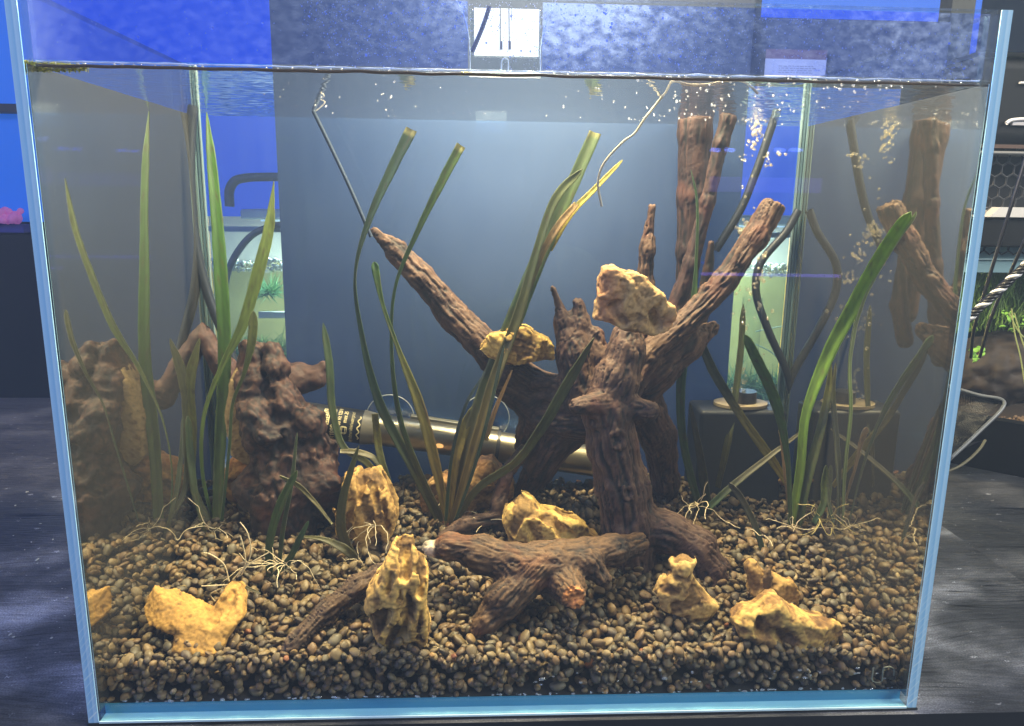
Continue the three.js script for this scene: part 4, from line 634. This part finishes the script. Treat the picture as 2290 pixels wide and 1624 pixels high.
// ---------------------------------------------------------------- droplets, floating bubbles, algae
{
  const dm = phys([0.42, 0.52, 0.95], 0.35, { transmission: 0.5, thickness: 0 }), g = new THREE.SphereGeometry(1, 8, 5, 0, Math.PI * 2, 0, Math.PI / 2); g.rotateX(-Math.PI / 2); g.scale(1, 1, 0.5);
  const n = 3000, im = new THREE.InstancedMesh(g, dm, n), M = new THREE.Matrix4(), q = new THREE.Quaternion(); let k = 0;
  while (k < n) {
    const x = rr(-IX + 0.002, IX - 0.002), y = rr(WATER + 0.002, H - 0.001); let dens = 0.25 + 0.9 * fbm(x * 30, y * 60, 2, 3) + 0.6 * Math.exp(-((x - 0.02) ** 2) / 0.01) * sstep(WATER, H, y);
    if (x < -0.1) dens *= 0.12; if (x > 0.14) dens = 0.2 + 0.8 * fbm(x * 40, y * 40, 5, 3);
    if (rnd() > dens) continue;
    const r = Math.exp(rr(-9.2, -8.1)) * (rnd() < 0.02 ? 2.2 : 1); im.setMatrixAt(k++, M.compose(V(x, y, -T - 0.0002), q, V(r, r * rr(0.8, 1.4), r)));
  }
  im.name = 'water_droplets'; tag(im, 'fine water droplets on the dry upper strip of front glass', 'droplets', null, 'stuff'); scene.add(im);
  const bm = phys([0.95, 0.97, 1], 0.05, { transmission: 0.75, thickness: 0, ior: 1.9 }), bg = new THREE.SphereGeometry(1, 12, 8), nb = 300, ib = new THREE.InstancedMesh(bg, bm, nb);
  for (let i = 0; i < nb; i++) {
    const edge = i < 110, x = edge ? rr(-IX, IX) : (rnd() < 0.5 ? rr(-0.14, 0.2) : 0.14 + rr(-0.06, 0.06)), z = edge ? -T - 0.0022 : -T - 0.003 - Math.pow(rnd(), 1.3) * 0.18;
    const r = (edge ? Math.exp(rr(-8.6, -7.2)) : Math.exp(rr(-8.5, -7.1))); ib.setMatrixAt(i, M.compose(V(x, WATER + (edge ? 0.0014 : 0.0002) + rr(-0.0004, 0.0003), z), q, V(r, r, r)));
  }
  ib.name = 'surface_bubbles'; tag(ib, 'tiny air bubbles floating on the water surface', 'bubbles', null, 'stuff'); scene.add(ib);
  // air trapped along the bottom seam and behind the front pane
  const tr = []; for (let i = 0; i < 130; i++) { const low = i < 95, x = low ? rr(-IX, IX) : rr(0.0, IX - 0.01), y = low ? 0.0076 + rr(0, 0.0012) : rr(0.014, 0.022); const g2 = new THREE.IcosahedronGeometry(rr(0.0003, 0.0009), 1); g2.scale(rr(0.8, 2.2), rr(0.6, 1.2), 0.4); g2.translate(x, y, -T - 0.0008); tr.push(g2); }
  tag(mesh('trapped_bubbles', mergeGeometries(tr), bm), 'small air pockets trapped along the bottom edge of front glass', 'bubbles', null, 'stuff');
  const al = [], am = std([0.20, 0.22, 0.02], 0.9);
  for (let i = 0; i < 900; i++) { const t = Math.pow(rnd(), 1.4), c = P(lerp(46, 192, t), 0, -T - 0.003), y = WATER + lerp(0.0012, 0.0028, 1 - t) * rr(-0.7, 1); const b = new THREE.ConeGeometry(0.00022, rr(0.0012, 0.003), 4); b.rotateZ(rr(-1.9, 1.9)); b.rotateY(rr(0, 3)); b.translate(P(lerp(46, 192, t), 145, -T - 0.003).x, y, -T - 0.0015 - rr(0, 0.004)); al.push(b); }
  tag(mesh('algae', mergeGeometries(al), am), 'yellow green algae tuft at the left end of the waterline', 'algae', null, 'stuff');
  const fl = new THREE.SphereGeometry(1, 16, 10); fl.scale(0.0026, 0.0009, 0.0014); const fp = P(1038, 169, -T - 0.003); fl.translate(fp.x, WATER + 0.001, fp.z); tag(mesh('leaf_scrap', fl, std([0.4, 0.36, 0.03], 0.7)), 'tiny yellow leaf scrap floating by the clear bracket', 'leaf');
}
// ---------------------------------------------------------------- clear bracket on the front rim
{
  const b = thing('clear_bracket', 'clear acrylic bracket holding a white plate with added glow at the top centre', 'bracket'), z = -T - 0.004, a = (px, py) => P(px, py, z);
  const acr = phys([0.9, 0.95, 1], 0.02, { transmission: 1, thickness: 0, ior: 1.5 }), tl = a(1050, 20), br = a(1208, 160);
  mesh('acrylic_plate', box(br.x - tl.x, tl.y - br.y, 0.002, (tl.x + br.x) / 2, (tl.y + br.y) / 2, z, 0.0006), acr, b);
  const edge = std([0.55, 0.65, 0.85], 0.3), p0 = a(1060, 20), p1 = a(1203, 128);
  const sh = new THREE.Shape(); sh.moveTo(p0.x, p0.y); sh.lineTo(p1.x, p0.y); sh.lineTo(p1.x, p1.y); sh.lineTo(p0.x, p1.y); sh.closePath();
  const wm = std([0.85, 0.87, 0.9], 0.9, { emissive: new THREE.Color(0.9, 0.95, 1), emissiveIntensity: 1.0 });  // white plate given its own glow; it is no lamp
  mesh('glowing_plate', new THREE.ExtrudeGeometry(sh, { depth: 0.001, bevelEnabled: false }).translate(0, 0, z + 0.0012), wm, b);
  const line = (pts, r, m) => strand(pts.map(([x, y]) => a(x, y).add(V(0, 0, 0.0026))), r, 'groove', m, b, 20);
  const dk = std([0.05, 0.06, 0.09], 0.5), gr = std([0.25, 0.28, 0.4], 0.5);
  line([[1118, 22], [1118, 112]], 0.00022, dk); line([[1137, 22], [1138, 112]], 0.00022, dk); line([[1143, 22], [1143, 50]], 0.00018, gr);
  line([[1120, 95], [1120, 114]], 0.0007, gr); line([[1139, 95], [1139, 114]], 0.0007, gr); line([[1094, 18], [1080, 60], [1056, 118]], 0.0011, std([0.12, 0.15, 0.3], 0.5));
  strand([[1016, -6], [1032, 24], [1044, 60], [1050, 110], [1051, 158]].map(([x, y]) => a(x, y)), 0.00028, 'bracket_edge', edge, b, 30); strand([[1246, -6], [1230, 26], [1216, 66], [1209, 110], [1208, 158]].map(([x, y]) => a(x, y)), 0.00028, 'bracket_edge', edge, b, 30);
  const slot = [[1121, 160], [1121, 140], [1124, 134], [1129, 132], [1134, 134], [1136, 140], [1136, 160]].map(([x, y]) => a(x, y).add(V(0, 0, 0.0015))); strand(slot, 0.00035, 'slot_rim', edge, b, 40);
  const rod = new THREE.CylinderGeometry(0.0012, 0.0012, br.x - tl.x, 12); rod.rotateZ(Math.PI / 2); rod.translate((tl.x + br.x) / 2, WATER + 0.0008, z + 0.001); mesh('acrylic_rod', rod, phys([0.95, 0.97, 1], 0.05, { transmission: 0.7, thickness: 0, ior: 1.6 }), b);
}
// ---------------------------------------------------------------- etched mark on the front pane, lower right
{
  const et = std([0.3, 0.31, 0.22], 0.9), mk = thing('etched_mark', 'small etched maker mark in the lower right of front glass', 'mark'), a = (x, y) => P(1848 + x * 0.1043, 1430.7 + y * 0.1043, -T - 0.0004);
  const st = (pts, r = 0.0004) => { const m = strand(pts.map(([x, y]) => a(x, y)), r, 'etched_stroke', et, mk, 24); return m; };
  st([[1005, 600], [985, 760], [972, 840], [1000, 900]]); st([[1000, 900], [1060, 915], [1130, 915], [1190, 890]], 0.0002); st([[1190, 890], [1200, 780], [1222, 600]]); st([[1222, 610], [1300, 585], [1380, 590], [1435, 625], [1450, 680], [1440, 770]]);
}
// ---------------------------------------------------------------- behind the tank
{
  const z = -0.30, a = P(626, 500, z), b = P(1652, 500, z);
  const t = thing('divider_board', 'tall slate dark board standing close behind the tank', 'board');
  mesh('board', box(b.x - a.x, 0.66, 0.008, (a.x + b.x) / 2, 0.33, z - 0.004), phys([0.028, 0.036, 0.066], 1, { specularIntensity: 0.25 }), t);
  const z2 = -0.32, c = P(1640, 36, z2), d = P(2112, 190, z2);
  const h = thing('lamp_hood', 'long dark lamp hood of the tank behind, at upper right', 'lamp hood');
  { const e0 = P(1600, -60, z2 - 0.002), e1 = P(1702, 60, z2 - 0.002); mesh('hood_end', box(e1.x - e0.x, e0.y - e1.y, 0.03, (e0.x + e1.x) / 2, (e0.y + e1.y) / 2, z2 - 0.02), std([0.03, 0.04, 0.085], 0.6), h); }
  mesh('hood_shell', box(d.x - c.x, c.y - d.y, 0.03, (c.x + d.x) / 2, (c.y + d.y) / 2, z2 - 0.015, 0.002), std([0.03, 0.04, 0.085], 0.6), h);
  const k = P(2140, 20, -0.38); mesh('hood_post', box(0.022, 0.6, 0.02, k.x, 0.3, -0.38), std([0.03, 0.032, 0.028], 0.6), h);
}
const labelCanvas = (() => {
  const c = document.createElement('canvas'); c.width = 256; c.height = 256; const x = c.getContext('2d'); x.fillStyle = '#8b8ca2'; x.fillRect(0, 0, 256, 256); x.fillStyle = '#564458'; x.fillRect(0, 0, 256, 88); x.fillStyle = 'rgba(70,70,95,.75)';
  for (let r = 0; r < 4; r++) { let u = 58; const y = 150 + r * 20; while (u < 205 - r * 6) { const w = rr(5, 16); x.fillRect(u, y + rr(-1, 1), w, 7); u += w + 5; } } return c;
})();
{ const z = -0.3175, a = P(1712, 110, z), b = P(1843, 175, z); const m = mesh('paper_label', box(b.x - a.x, a.y - b.y, 0.0006, (a.x + b.x) / 2, (a.y + b.y) / 2, z + 0.001), std([1, 1, 1], 0.7, { map: tex(labelCanvas, true) })); tag(m, 'pale paper label with faded print on the dark hood', 'label'); }
// blue lit reef tank far behind, its stand and the coral in it
{
  const t = thing('reef_tank', 'long reef tank glowing blue far behind on the left', 'aquarium'), z = -1.05;
  const a = P(-330, -420, z), b = P(2125, 520, z);
  mesh('blue_glow_wall', box(b.x - a.x, a.y - b.y, 0.01, (a.x + b.x) / 2, (a.y + b.y) / 2, z), std([0.02, 0.1, 0.5], 0.6, { emissive: new THREE.Color(0.002, 0.088, 0.46), emissiveIntensity: 1 }), t);  // lit back wall of the tank, its blue light added as emission
  const zz = z + 0.02, r0 = P(-330, 227, zz), r1 = P(60, 254, zz); mesh('tank_rim', box(r1.x - r0.x, r0.y - r1.y, 0.02, (r0.x + r1.x) / 2, (r0.y + r1.y) / 2, zz), std([0.008, 0.008, 0.02], 0.5), t);
  const s0 = P(-400, 520, zz), s1 = P(2125, 1100, zz); mesh('cabinet', box(s1.x - s0.x, s0.y - s1.y + 0.4, 0.02, (s0.x + s1.x) / 2, (s0.y + s1.y - 0.4) / 2, zz), std([0.0025, 0.003, 0.010], 0.8), t);
  const w0 = P(-330, 497, zz), w1 = P(60, 520, zz); mesh('sand', box(w1.x - w0.x, w0.y - w1.y, 0.02, (w0.x + w1.x) / 2, (w0.y + w1.y) / 2, zz), std([0.05, 0.06, 0.3], 0.8), t);
  const g = []; for (let i = 0; i < 120; i++) { const p = P(rr(-60, 48), 494 - Math.abs(rr(-1, 1)) * rr(4, 30), zz + 0.005), s = new THREE.IcosahedronGeometry(rr(0.003, 0.008), 1); s.translate(p.x, p.y, p.z + rr(0, 0.02)); g.push(s); }
  mesh('coral', mergeGeometries(g), std([0.6, 0.18, 0.35], 0.8, { emissive: new THREE.Color(0.16, 0.05, 0.2), emissiveIntensity: 1 }), t);
}
// planted tank behind, seen through both back corners
{
  const t = thing('planted_tank', 'lit planted tank behind, seen beside both edges of the board', 'aquarium'), z = -0.62;
  const b0 = P(300, 612, z), b1 = P(2000, 960, z);
  const pc = (() => { const c = document.createElement('canvas'); c.width = c.height = 256; const x = c.getContext('2d'), im = x.createImageData(256, 256); for (let j = 0; j < 256; j++) for (let i = 0; i < 256; i++) { const s = fbm(i / 60, j / 60, 2, 4), o = (j * 256 + i) * 4; im.data[o] = 196 + 60 * s; im.data[o + 1] = 176 + 60 * s - j * 0.06; im.data[o + 2] = 92 + 40 * s - j * 0.1; im.data[o + 3] = 255; } x.putImageData(im, 0, 0); return c; })();
  mesh('back_panel', box(b1.x - b0.x, b0.y - b1.y + 0.2, 0.01, (b0.x + b1.x) / 2, (b0.y + b1.y - 0.2) / 2, z - 0.12), std([1, 1, 1], 0.8, { map: tex(pc, true) }), t);
  { const u0 = P(300, 486, z), u1 = P(2000, 612, z); mesh('upper_panel', box(u1.x - u0.x, u0.y - u1.y, 0.01, (u0.x + u1.x) / 2, (u0.y + u1.y) / 2, z - 0.119), std([0.9, 0.72, 0.42], 0.8), t);
    const fo = []; for (let i = 0; i < 420; i++) { const p = P(rr(430, 640), 600 + rr(-9, 5), z + 0.07); if (i % 3 === 0) p.x = P(rr(1690, 1790), 600, z + 0.07).x; const g2 = new THREE.IcosahedronGeometry(rr(0.0008, 0.0034), 1); g2.translate(p.x, p.y + rr(-0.002, 0.006), p.z + rr(-0.02, 0)); fo.push(g2); } mesh('foam', mergeGeometries(fo), phys([0.85, 0.75, 0.45], 0.15, { clearcoat: 1 }), t).userData.kind = 'stuff'; }
  const wy = P(1000, 600, z).y;
  const g = new THREE.PlaneGeometry(b1.x - b0.x, 0.2, 300, 60); g.rotateX(-Math.PI / 2); g.translate((b0.x + b1.x) / 2, wy, z - 0.02); const p = g.attributes.position; for (let i = 0; i < p.count; i++) p.setY(i, wy + 0.004 * fbm(p.getX(i) * 45, 1, p.getZ(i) * 45, 3)); g.computeVertexNormals();
  mesh('water_surface', g, phys([1, 1, 1], 0.02, { transmission: 1, thickness: 0, ior: 1.9 }), t);
  const rim = P(1000, 512, z); mesh('glass_front', box(b1.x - b0.x, rim.y - b1.y + 0.12, 0.005, (b0.x + b1.x) / 2, (rim.y + b1.y - 0.12) / 2, z + 0.085), clearGlass, t);
  mesh('rim_edge', box(b1.x - b0.x, 0.006, 0.006, (b0.x + b1.x) / 2, rim.y, z + 0.085), std([0.35, 0.42, 0.4], 0.4), t);
  const lamp = P(550, 478, z), l = new THREE.Group(); l.name = 'lamp_bar'; t.add(l);
  mesh('lamp_housing', box(b1.x - b0.x - 0.3, 0.012, 0.09, (b0.x + b1.x) / 2, lamp.y, z, 0.003), std([0.5, 0.52, 0.5], 0.5), l);
  mesh('lamp_diffuser', box(b1.x - b0.x - 0.34, 0.002, 0.06, (b0.x + b1.x) / 2, lamp.y - 0.0075, z), std([0.8, 0.8, 0.75], 0.5, { emissive: new THREE.Color(1, 0.95, 0.8), emissiveIntensity: 0.8 }), l);
  areaLight('planted_tank_lamp_light', [1, 0.92, 0.66], 75, b1.x - b0.x - 0.34, 0.06, [(b0.x + b1.x) / 2, lamp.y - 0.01, z], [(b0.x + b1.x) / 2, 0, z]);
  { const arch = [[513, 462], [513, 425], [525, 405], [550, 398], [590, 396], [640, 396]].map(([x, y]) => P(x, y, z)); strand(arch, 0.006, 'lamp_arm', std([0.02, 0.03, 0.08], 0.5), l, 50); }
  // moss: tufts of fine threads
  const tuft = (px, py, n, len, c, sp) => { const gs = []; const o = P(px, py, z + 0.03); for (let i = 0; i < n; i++) { const d = V(rr(-1, 1), rr(-0.3, 1), rr(-0.5, 1)).normalize(), L = len * rr(0.4, 1), k = new THREE.CylinderGeometry(0.0002, 0.0009, L, 4); k.translate(0, L / 2, 0); k.applyQuaternion(new THREE.Quaternion().setFromUnitVectors(V(0, 1, 0), d)); k.translate(o.x + rr(-sp, sp), o.y + rr(-sp, sp) * 0.3, o.z + rr(-0.01, 0.01)); gs.push(k); } mesh('moss_tuft', mergeGeometries(gs), std(c, 0.7), t); };
  tuft(600, 655, 130, 0.03, [0.2, 0.42, 0.12], 0.006); tuft(600, 800, 700, 0.035, [0.22, 0.32, 0.05], 0.05); tuft(1700, 880, 500, 0.05, [0.12, 0.2, 0.05], 0.05); tuft(640, 830, 400, 0.04, [0.14, 0.25, 0.04], 0.04);
  const s0 = P(580, 697, z + 0.03), s1 = P(700, 711, z + 0.03); mesh('feeding_tray', box(s1.x - s0.x, s0.y - s1.y, 0.01, (s0.x + s1.x) / 2, (s0.y + s1.y) / 2, z + 0.03), std([0.6, 0.55, 0.38], 0.6), t);
  strand([[500, 690], [506, 620], [530, 565], [565, 525], [605, 507], [660, 500]].map(([x, y]) => P(x, y, z + 0.095)), 0.0042, 'tank_hose', std([0.02, 0.035, 0.06], 0.5), t, 60);
  strand([[1690, 742], [1720, 735], [1760, 728]].map(([x, y]) => P(x, y, z + 0.05)), 0.0008, 'twig', std([0.4, 0.42, 0.25], 0.6), t, 12); strand([[1690, 770], [1720, 785], [1752, 812]].map(([x, y]) => P(x, y, z + 0.05)), 0.0008, 'twig', std([0.4, 0.42, 0.25], 0.6), t, 12);
}
// ---------------------------------------------------------------- to the right of the tank
{
  const blk = phys([0.004, 0.004, 0.0045], 0.6, { specularIntensity: 0.4 }), z = -0.3, P3 = (x, y, d = 0) => P(x, y, z + d), quad = (x0, y0, x1, y1, d, dep, r = 0) => { const a = P3(x0, y0, d), b = P3(x1, y1, d); return box(b.x - a.x, a.y - b.y, dep, (a.x + b.x) / 2, (a.y + b.y) / 2, a.z - dep / 2, r); };
  const dv = thing('filter_unit', 'black moulded equipment box with a painted highlight along its top at right', 'equipment');
  mesh('housing', quad(2180, 120, 2500, 332, 0, 0.12, 0.012), blk, dv); mesh('top_highlight', quad(2186, 117, 2500, 123, 0.003, 0.12, 0.001), std([0.4, 0.42, 0.44], 0.4), dv); mesh('brown_band', quad(2180, 322, 2500, 336, 0.002, 0.12), std([0.07, 0.035, 0.018], 0.6), dv);  // pale strip painted in for the highlight on the top edge
  strand([[2250, 276], [2258, 270], [2275, 267], [2320, 267]].map(([x, y]) => P3(x, y, 0.003)), 0.0016, 'badge', std([0.75, 0.75, 0.75], 0.4), dv, 20); mesh('badge', quad(2265, 272, 2330, 281, 0.003, 0.003), std([0.4, 0.4, 0.42], 0.5), dv); mesh('badge', quad(2283, 182, 2330, 188, 0.003, 0.003, 0.0005), std([0.7, 0.7, 0.7], 0.5), dv);
  const mg = thing('honeycomb_grille', 'black hexagonal mesh grille under the equipment box', 'grille');
  const hs = 0.0063, cell = new THREE.TorusGeometry(hs, 0.0008, 5, 6).rotateZ(Math.PI / 6), cm = std([0.012, 0.0125, 0.014], 0.5), o0 = P3(2170, 352);
  for (let r = -1; r < 9; r++) for (let c = -1; c < 8; c++) mesh('mesh_cell', cell, cm, mg).position.set(o0.x + (c + (r & 1) * 0.5) * hs * 1.78, o0.y - r * hs * 1.54, z - 0.006);
  mesh('screen_back', quad(2150, 336, 2500, 480, -0.02, 0.01), std([0.004, 0.004, 0.005], 0.8), mg); mesh('screen_rail', quad(2150, 336, 2500, 350, 0.004, 0.03, 0.002), std([0.16, 0.16, 0.15], 0.5), mg);
  const tr = thing('lamp_tray', 'shallow white trough over a black rail at right', 'tray');
  { const a = P3(2205, 485), b = P3(2212, 463); const sh = new THREE.Shape(); sh.moveTo(a.x, a.y); sh.lineTo(b.x + 0.006, b.y); sh.lineTo(b.x + 0.2, b.y); sh.lineTo(b.x + 0.2, a.y); sh.closePath(); mesh('trough', new THREE.ExtrudeGeometry(sh, { depth: 0.05, bevelEnabled: false }).translate(0, 0, z - 0.045), std([0.55, 0.55, 0.53], 0.5), tr); }
  mesh('rail', quad(2150, 486, 2500, 556, 0.006, 0.05, 0.002), blk, tr); mesh('rail_edge', quad(2150, 488, 2500, 490.5, 0.008, 0.004), std([0.5, 0.5, 0.5], 0.4), tr);
  const nt = thing('open_planted_tank', 'open planted tank with grass and dark roots at far right', 'aquarium');
  mesh('glass_band', quad(2130, 552, 2500, 612, -0.01, 0.004), std([0.25, 0.4, 0.42], 0.3), nt); mesh('glass_rim', quad(2130, 578, 2500, 584, -0.008, 0.004), std([0.5, 0.68, 0.68], 0.3), nt);
  mesh('back_panel', quad(2100, 600, 2600, 1000, -0.12, 0.01), std([0.014, 0.022, 0.008], 0.9), nt);
  const gs = []; for (let i = 0; i < 1500; i++) { const p = P3(rr(2130, 2420), rr(625, 745), rr(-0.09, -0.02)), L = rr(0.012, 0.035), k = new THREE.ConeGeometry(0.0007, L, 3); k.translate(0, L / 2, 0); k.rotateZ(rr(-0.5, 0.5)); k.rotateX(rr(-0.4, 0.5)); k.translate(p.x, p.y, p.z); gs.push(k); }
  const gm = mesh('grass', mergeGeometries(gs), std([0.085, 0.17, 0.02], 0.6), nt); gm.userData.kind = 'stuff';
  const lf = []; for (let i = 0; i < 34; i++) { const p = P3(i < 16 ? rr(2170, 2200) : rr(2240, 2300), i < 16 ? rr(778, 812) : rr(695, 745), rr(-0.02, 0)); const k = new THREE.SphereGeometry(rr(0.0015, 0.003), 8, 6); k.scale(1, 0.4, 1); k.rotateX(rr(-1, 1)); k.rotateZ(rr(-1, 1)); k.translate(p.x, p.y, p.z); lf.push(k); }
  mesh('small_leaves', mergeGeometries(lf), std([0.18, 0.4, 0.05], 0.6), nt).userData.kind = 'stuff';
  for (const pts of [[[2262, 690], [2268, 740], [2282, 800], [2292, 860]], [[2268, 700], [2285, 760], [2300, 800]], [[2256, 700], [2280, 745], [2310, 770]]]) strand(pts.map(([x, y]) => P3(x, y, 0.001)), 0.0006, 'stem', std([0.35, 0.4, 0.15], 0.6), nt, 30);
  { const f0 = (x, y, zz) => { let d = 9; for (const q of rk) d = smin(d, Math.hypot((x - q[0].x) / 1.5, y - q[0].y, zz - q[0].z) - q[1], 0.02); return d; }, rk = [[P3(2260, 800, -0.05), 0.026], [P3(2330, 800, -0.05), 0.03], [P3(2180, 820, -0.06), 0.022], [P3(2240, 860, -0.04), 0.02]]; const [lo, hi] = bounds(rk.map((q) => [q[0], q[1] * 1.5]), 0.01); const g = fieldMesh((x, y, zz) => f0(x, y, zz) + 0.008 * fbm(x * 60, y * 60, zz * 60, 3), lo, hi, 0.0022, f0, 0.02); finish(g, (p) => { const s = fbm(p.x * 90, p.y * 160, p.z * 90, 3); return [0, 0.03 + 0.03 * s, 0.02 + 0.02 * s, 0.012 + 0.01 * s]; }); mesh('root_wood', g, woodMat, nt); }
  const soil = []; const sp = new THREE.IcosahedronGeometry(1, 1); const im = new THREE.InstancedMesh(sp, std([0.17, 0.11, 0.06], 0.9), 1500), M = new THREE.Matrix4(), q = new THREE.Quaternion(), eu = new THREE.Euler(); const s0 = P3(2120, 885, -0.08), s1 = P3(2420, 975, 0.0);
  for (let i = 0; i < 1500; i++) { const u = rnd(), v = rnd(), r = rr(0.0012, 0.0024); im.setMatrixAt(i, M.compose(V(lerp(s0.x, s1.x, u), lerp(s0.y, s1.y, v) + rr(-0.002, 0.003), lerp(s0.z, s1.z, v)), q.setFromEuler(eu.set(rr(0, 6), rr(0, 6), 0)), V(r, r * 0.8, r))); } im.name = 'soil_grains'; im.userData.kind = 'stuff'; nt.add(im);
  mesh('soil', quad(2130, 905, 2500, 985, -0.03, 0.1), std([0.05, 0.033, 0.018], 0.9), nt);
  { const a = P3(2090, 930, 0.03), b = P3(2330, 1075, 0.10); const g = new THREE.BoxGeometry(0.3, 0.045, 0.012); g.translate(0.15, -0.02, 0); const m = mesh('tank_base', g, blk, nt); m.position.copy(a).add(V(0, 0.004, 0)); m.rotation.set(0, -0.75, 0); }
  // net
  const net = thing('fish_net', 'black mesh fish net with a grey wire rim leaning by the tank', 'net');
  const zN = -0.2, n = (x, y, d = 0) => P(x, y, zN + d), rim = [n(2080, 850, -0.02), n(2130, 866, -0.01), n(2190, 884), n(2238, 893, 0.006), n(2246, 900, 0.008), n(2240, 915, 0.012), n(2190, 965, 0.02), n(2120, 1030, 0.03), n(2070, 1070, 0.035)];
  strand(rim, 0.0014, 'net_rim', std([0.16, 0.17, 0.18], 0.35), net, 80);
  const nc = (() => { const c = document.createElement('canvas'); c.width = c.height = 64; const x = c.getContext('2d'); x.fillStyle = '#000'; x.fillRect(0, 0, 64, 64); x.strokeStyle = '#fff'; x.lineWidth = 13; for (const [ox, oy] of [[0, 0], [32, 32], [64, 0], [0, 64], [64, 64]]) { x.beginPath(); x.arc(ox, oy, 22, 0, 7); x.stroke(); } return c; })();
  const bag = new THREE.PlaneGeometry(1, 1, 24, 24), bp = bag.attributes.position, A = n(2080, 850, -0.02), B = n(2243, 895, 0.006), C = n(2070, 1070, 0.035), D = n(2205, 1010, 0.02), t1 = V(), t2 = V();
  for (let i = 0; i < bp.count; i++) { const u = bp.getX(i) + 0.5, v = 0.5 - bp.getY(i); t1.lerpVectors(A, B, u); t2.lerpVectors(C, n(2150, 1005, 0.02), u); t1.lerp(t2, v); t1.z -= 0.02 * Math.sin(Math.PI * u) * Math.sin(Math.PI * v) + 0.004 * noise(u * 6, v * 6, 2); t1.y += 0.004 * noise(u * 7, v * 5, 9); bp.setXYZ(i, t1.x, t1.y, t1.z); } bag.computeVertexNormals();
  const nm = std([0.02, 0.021, 0.023], 0.5, { alphaMap: tex(nc, false, 34, 34), alphaTest: 0.4, side: THREE.DoubleSide });
  mesh('net_bag', bag, nm, net);
  const tail = new THREE.PlaneGeometry(1, 1, 16, 16), q2 = tail.attributes.position; for (let i = 0; i < q2.count; i++) { const u = q2.getX(i) + 0.5, v = 0.5 - q2.getY(i); t1.lerpVectors(n(2075, 1010, 0.02), n(2198, 985, 0.02), u); t2.lerpVectors(n(2070, 1080, 0.04), n(2130, 1035, 0.04), u); t1.lerp(t2, v); t1.z += 0.012 * Math.sin(u * 5) * v; q2.setXYZ(i, t1.x, t1.y, t1.z); } tail.computeVertexNormals(); mesh('net_tail', tail, nm, net);
  strand([n(2203, 985, 0.022), n(2190, 1005, 0.03), n(2150, 1040, 0.04), n(2100, 1062, 0.045)], 0.001, 'net_hem', std([0.12, 0.11, 0.06], 0.6), net, 30);
  // cables and the twisted cord
  const cab = (label, pts) => tag(strand(pts.map(([x, y, d]) => P(x, y, -0.22 + d)), 0.0013, 'cable', std([0.012, 0.012, 0.014], 0.3), null, 40), label, 'cable');
  cab('thin black cable slanting past the mesh grille, the upper one', [[2330, 230, 0.02], [2289, 370, 0.02], [2255, 480, 0.02], [2215, 610, 0.015], [2178, 735, 0.01], [2170, 800, 0]]); cab('thin black cable nearest the twisted cord', [[2340, 430, 0.02], [2288, 545, 0.02], [2255, 620, 0.01], [2218, 705, 0.005], [2190, 800, 0]]);
  const cord = thing('twisted_cord', 'twisted black and white cord slanting at the right edge', 'cord'), c0 = P(2160, 718, -0.18), c1 = P(2345, 545, -0.17), dir = c1.clone().sub(c0), L = dir.length(); dir.normalize(); const nx = V(0, 0, 1).cross(dir).normalize(), ny = dir.clone().cross(nx);
  for (let k = 0; k < 4; k++) { const pts = []; for (let i = 0; i <= 90; i++) { const t = i / 90, a = t * 34 + k * Math.PI / 2; pts.push(c0.clone().addScaledVector(dir, t * L).addScaledVector(nx, Math.cos(a) * 0.0017).addScaledVector(ny, Math.sin(a) * 0.0017)); } strand(pts, 0.0016, 'cord_strand', k === 0 ? std([0.7, 0.7, 0.72], 0.5) : std([0.01, 0.01, 0.012], 0.4), cord, 260); }
}
// ---------------------------------------------------------------- blue strip lamps of a tank behind the photographer, mirrored by the front glass
{
  const t = thing('shop_strip_lamp', 'row of blue strip lamps across the aisle, mirrored in the front glass', 'lamp'), D = 1.5, at = (x, y) => { const p = P(x, y, -D); p.z = D; return p; };
  const em = (c, k) => std([0.02, 0.02, 0.05], 0.5, { emissive: new THREE.Color(...c), emissiveIntensity: k });
  const strip = (name, x0, y0, x1, y1, hgt, m) => { const a = at(x0, y0), b = at(x1, y1), g = new RoundedBoxGeometry(a.distanceTo(b), hgt, 0.01, 2, Math.min(hgt * 0.45, 0.0045)), o = mesh(name, g, m, t); o.position.copy(a).add(b).multiplyScalar(0.5); o.rotation.z = Math.atan2(b.y - a.y, b.x - a.x); };
  const hot = em([0.12, 0.2, 1], 9), dim = em([0.2, 0.14, 1], 3.2);
  for (const [a, b] of [[1590, 1612], [1622, 1645], [1734, 1757], [1768, 1796]]) strip('lamp_tube', a, 334, b, 336, 0.009, hot);
  strip('lamp_tube', 1568, 613, 1880, 618, 0.0075, dim);
  const p0 = at(1590, 395), p1 = at(1835, 432); mesh('lamp_screen', box(Math.abs(p1.x - p0.x), p0.y - p1.y, 0.01, (p0.x + p1.x) / 2, (p0.y + p1.y) / 2, D), em([0.16, 0.12, 1], 1.1), t);
}
// ---------------------------------------------------------------- lamp fittings added behind the two unseen area lights
for (const [name, label, col] of [['shop_ceiling_light', 'added white lamp panel, unseen, over the aisle right of the tank', [1, 0.97, 0.9]], ['reef_shop_light', 'added blue lamp panel, unseen, over the aisle left of the tank', [0.32, 0.42, 1]]]) {
  const l = scene.getObjectByName(name), t = thing('added_shop_lamp', label, 'lamp'); t.position.copy(l.position); t.quaternion.copy(l.quaternion);
  mesh('lamp_diffuser', box(l.width, l.height, 0.004, 0, 0, 0.006), std([0.8, 0.8, 0.8], 0.5, { emissive: new THREE.Color(...col), emissiveIntensity: 1.5 }), t); mesh('lamp_housing', box(l.width + 0.03, l.height + 0.03, 0.04, 0, 0, 0.031, 0.006), std([0.1, 0.1, 0.11], 0.5), t);
}
renderer.render(scene, camera);
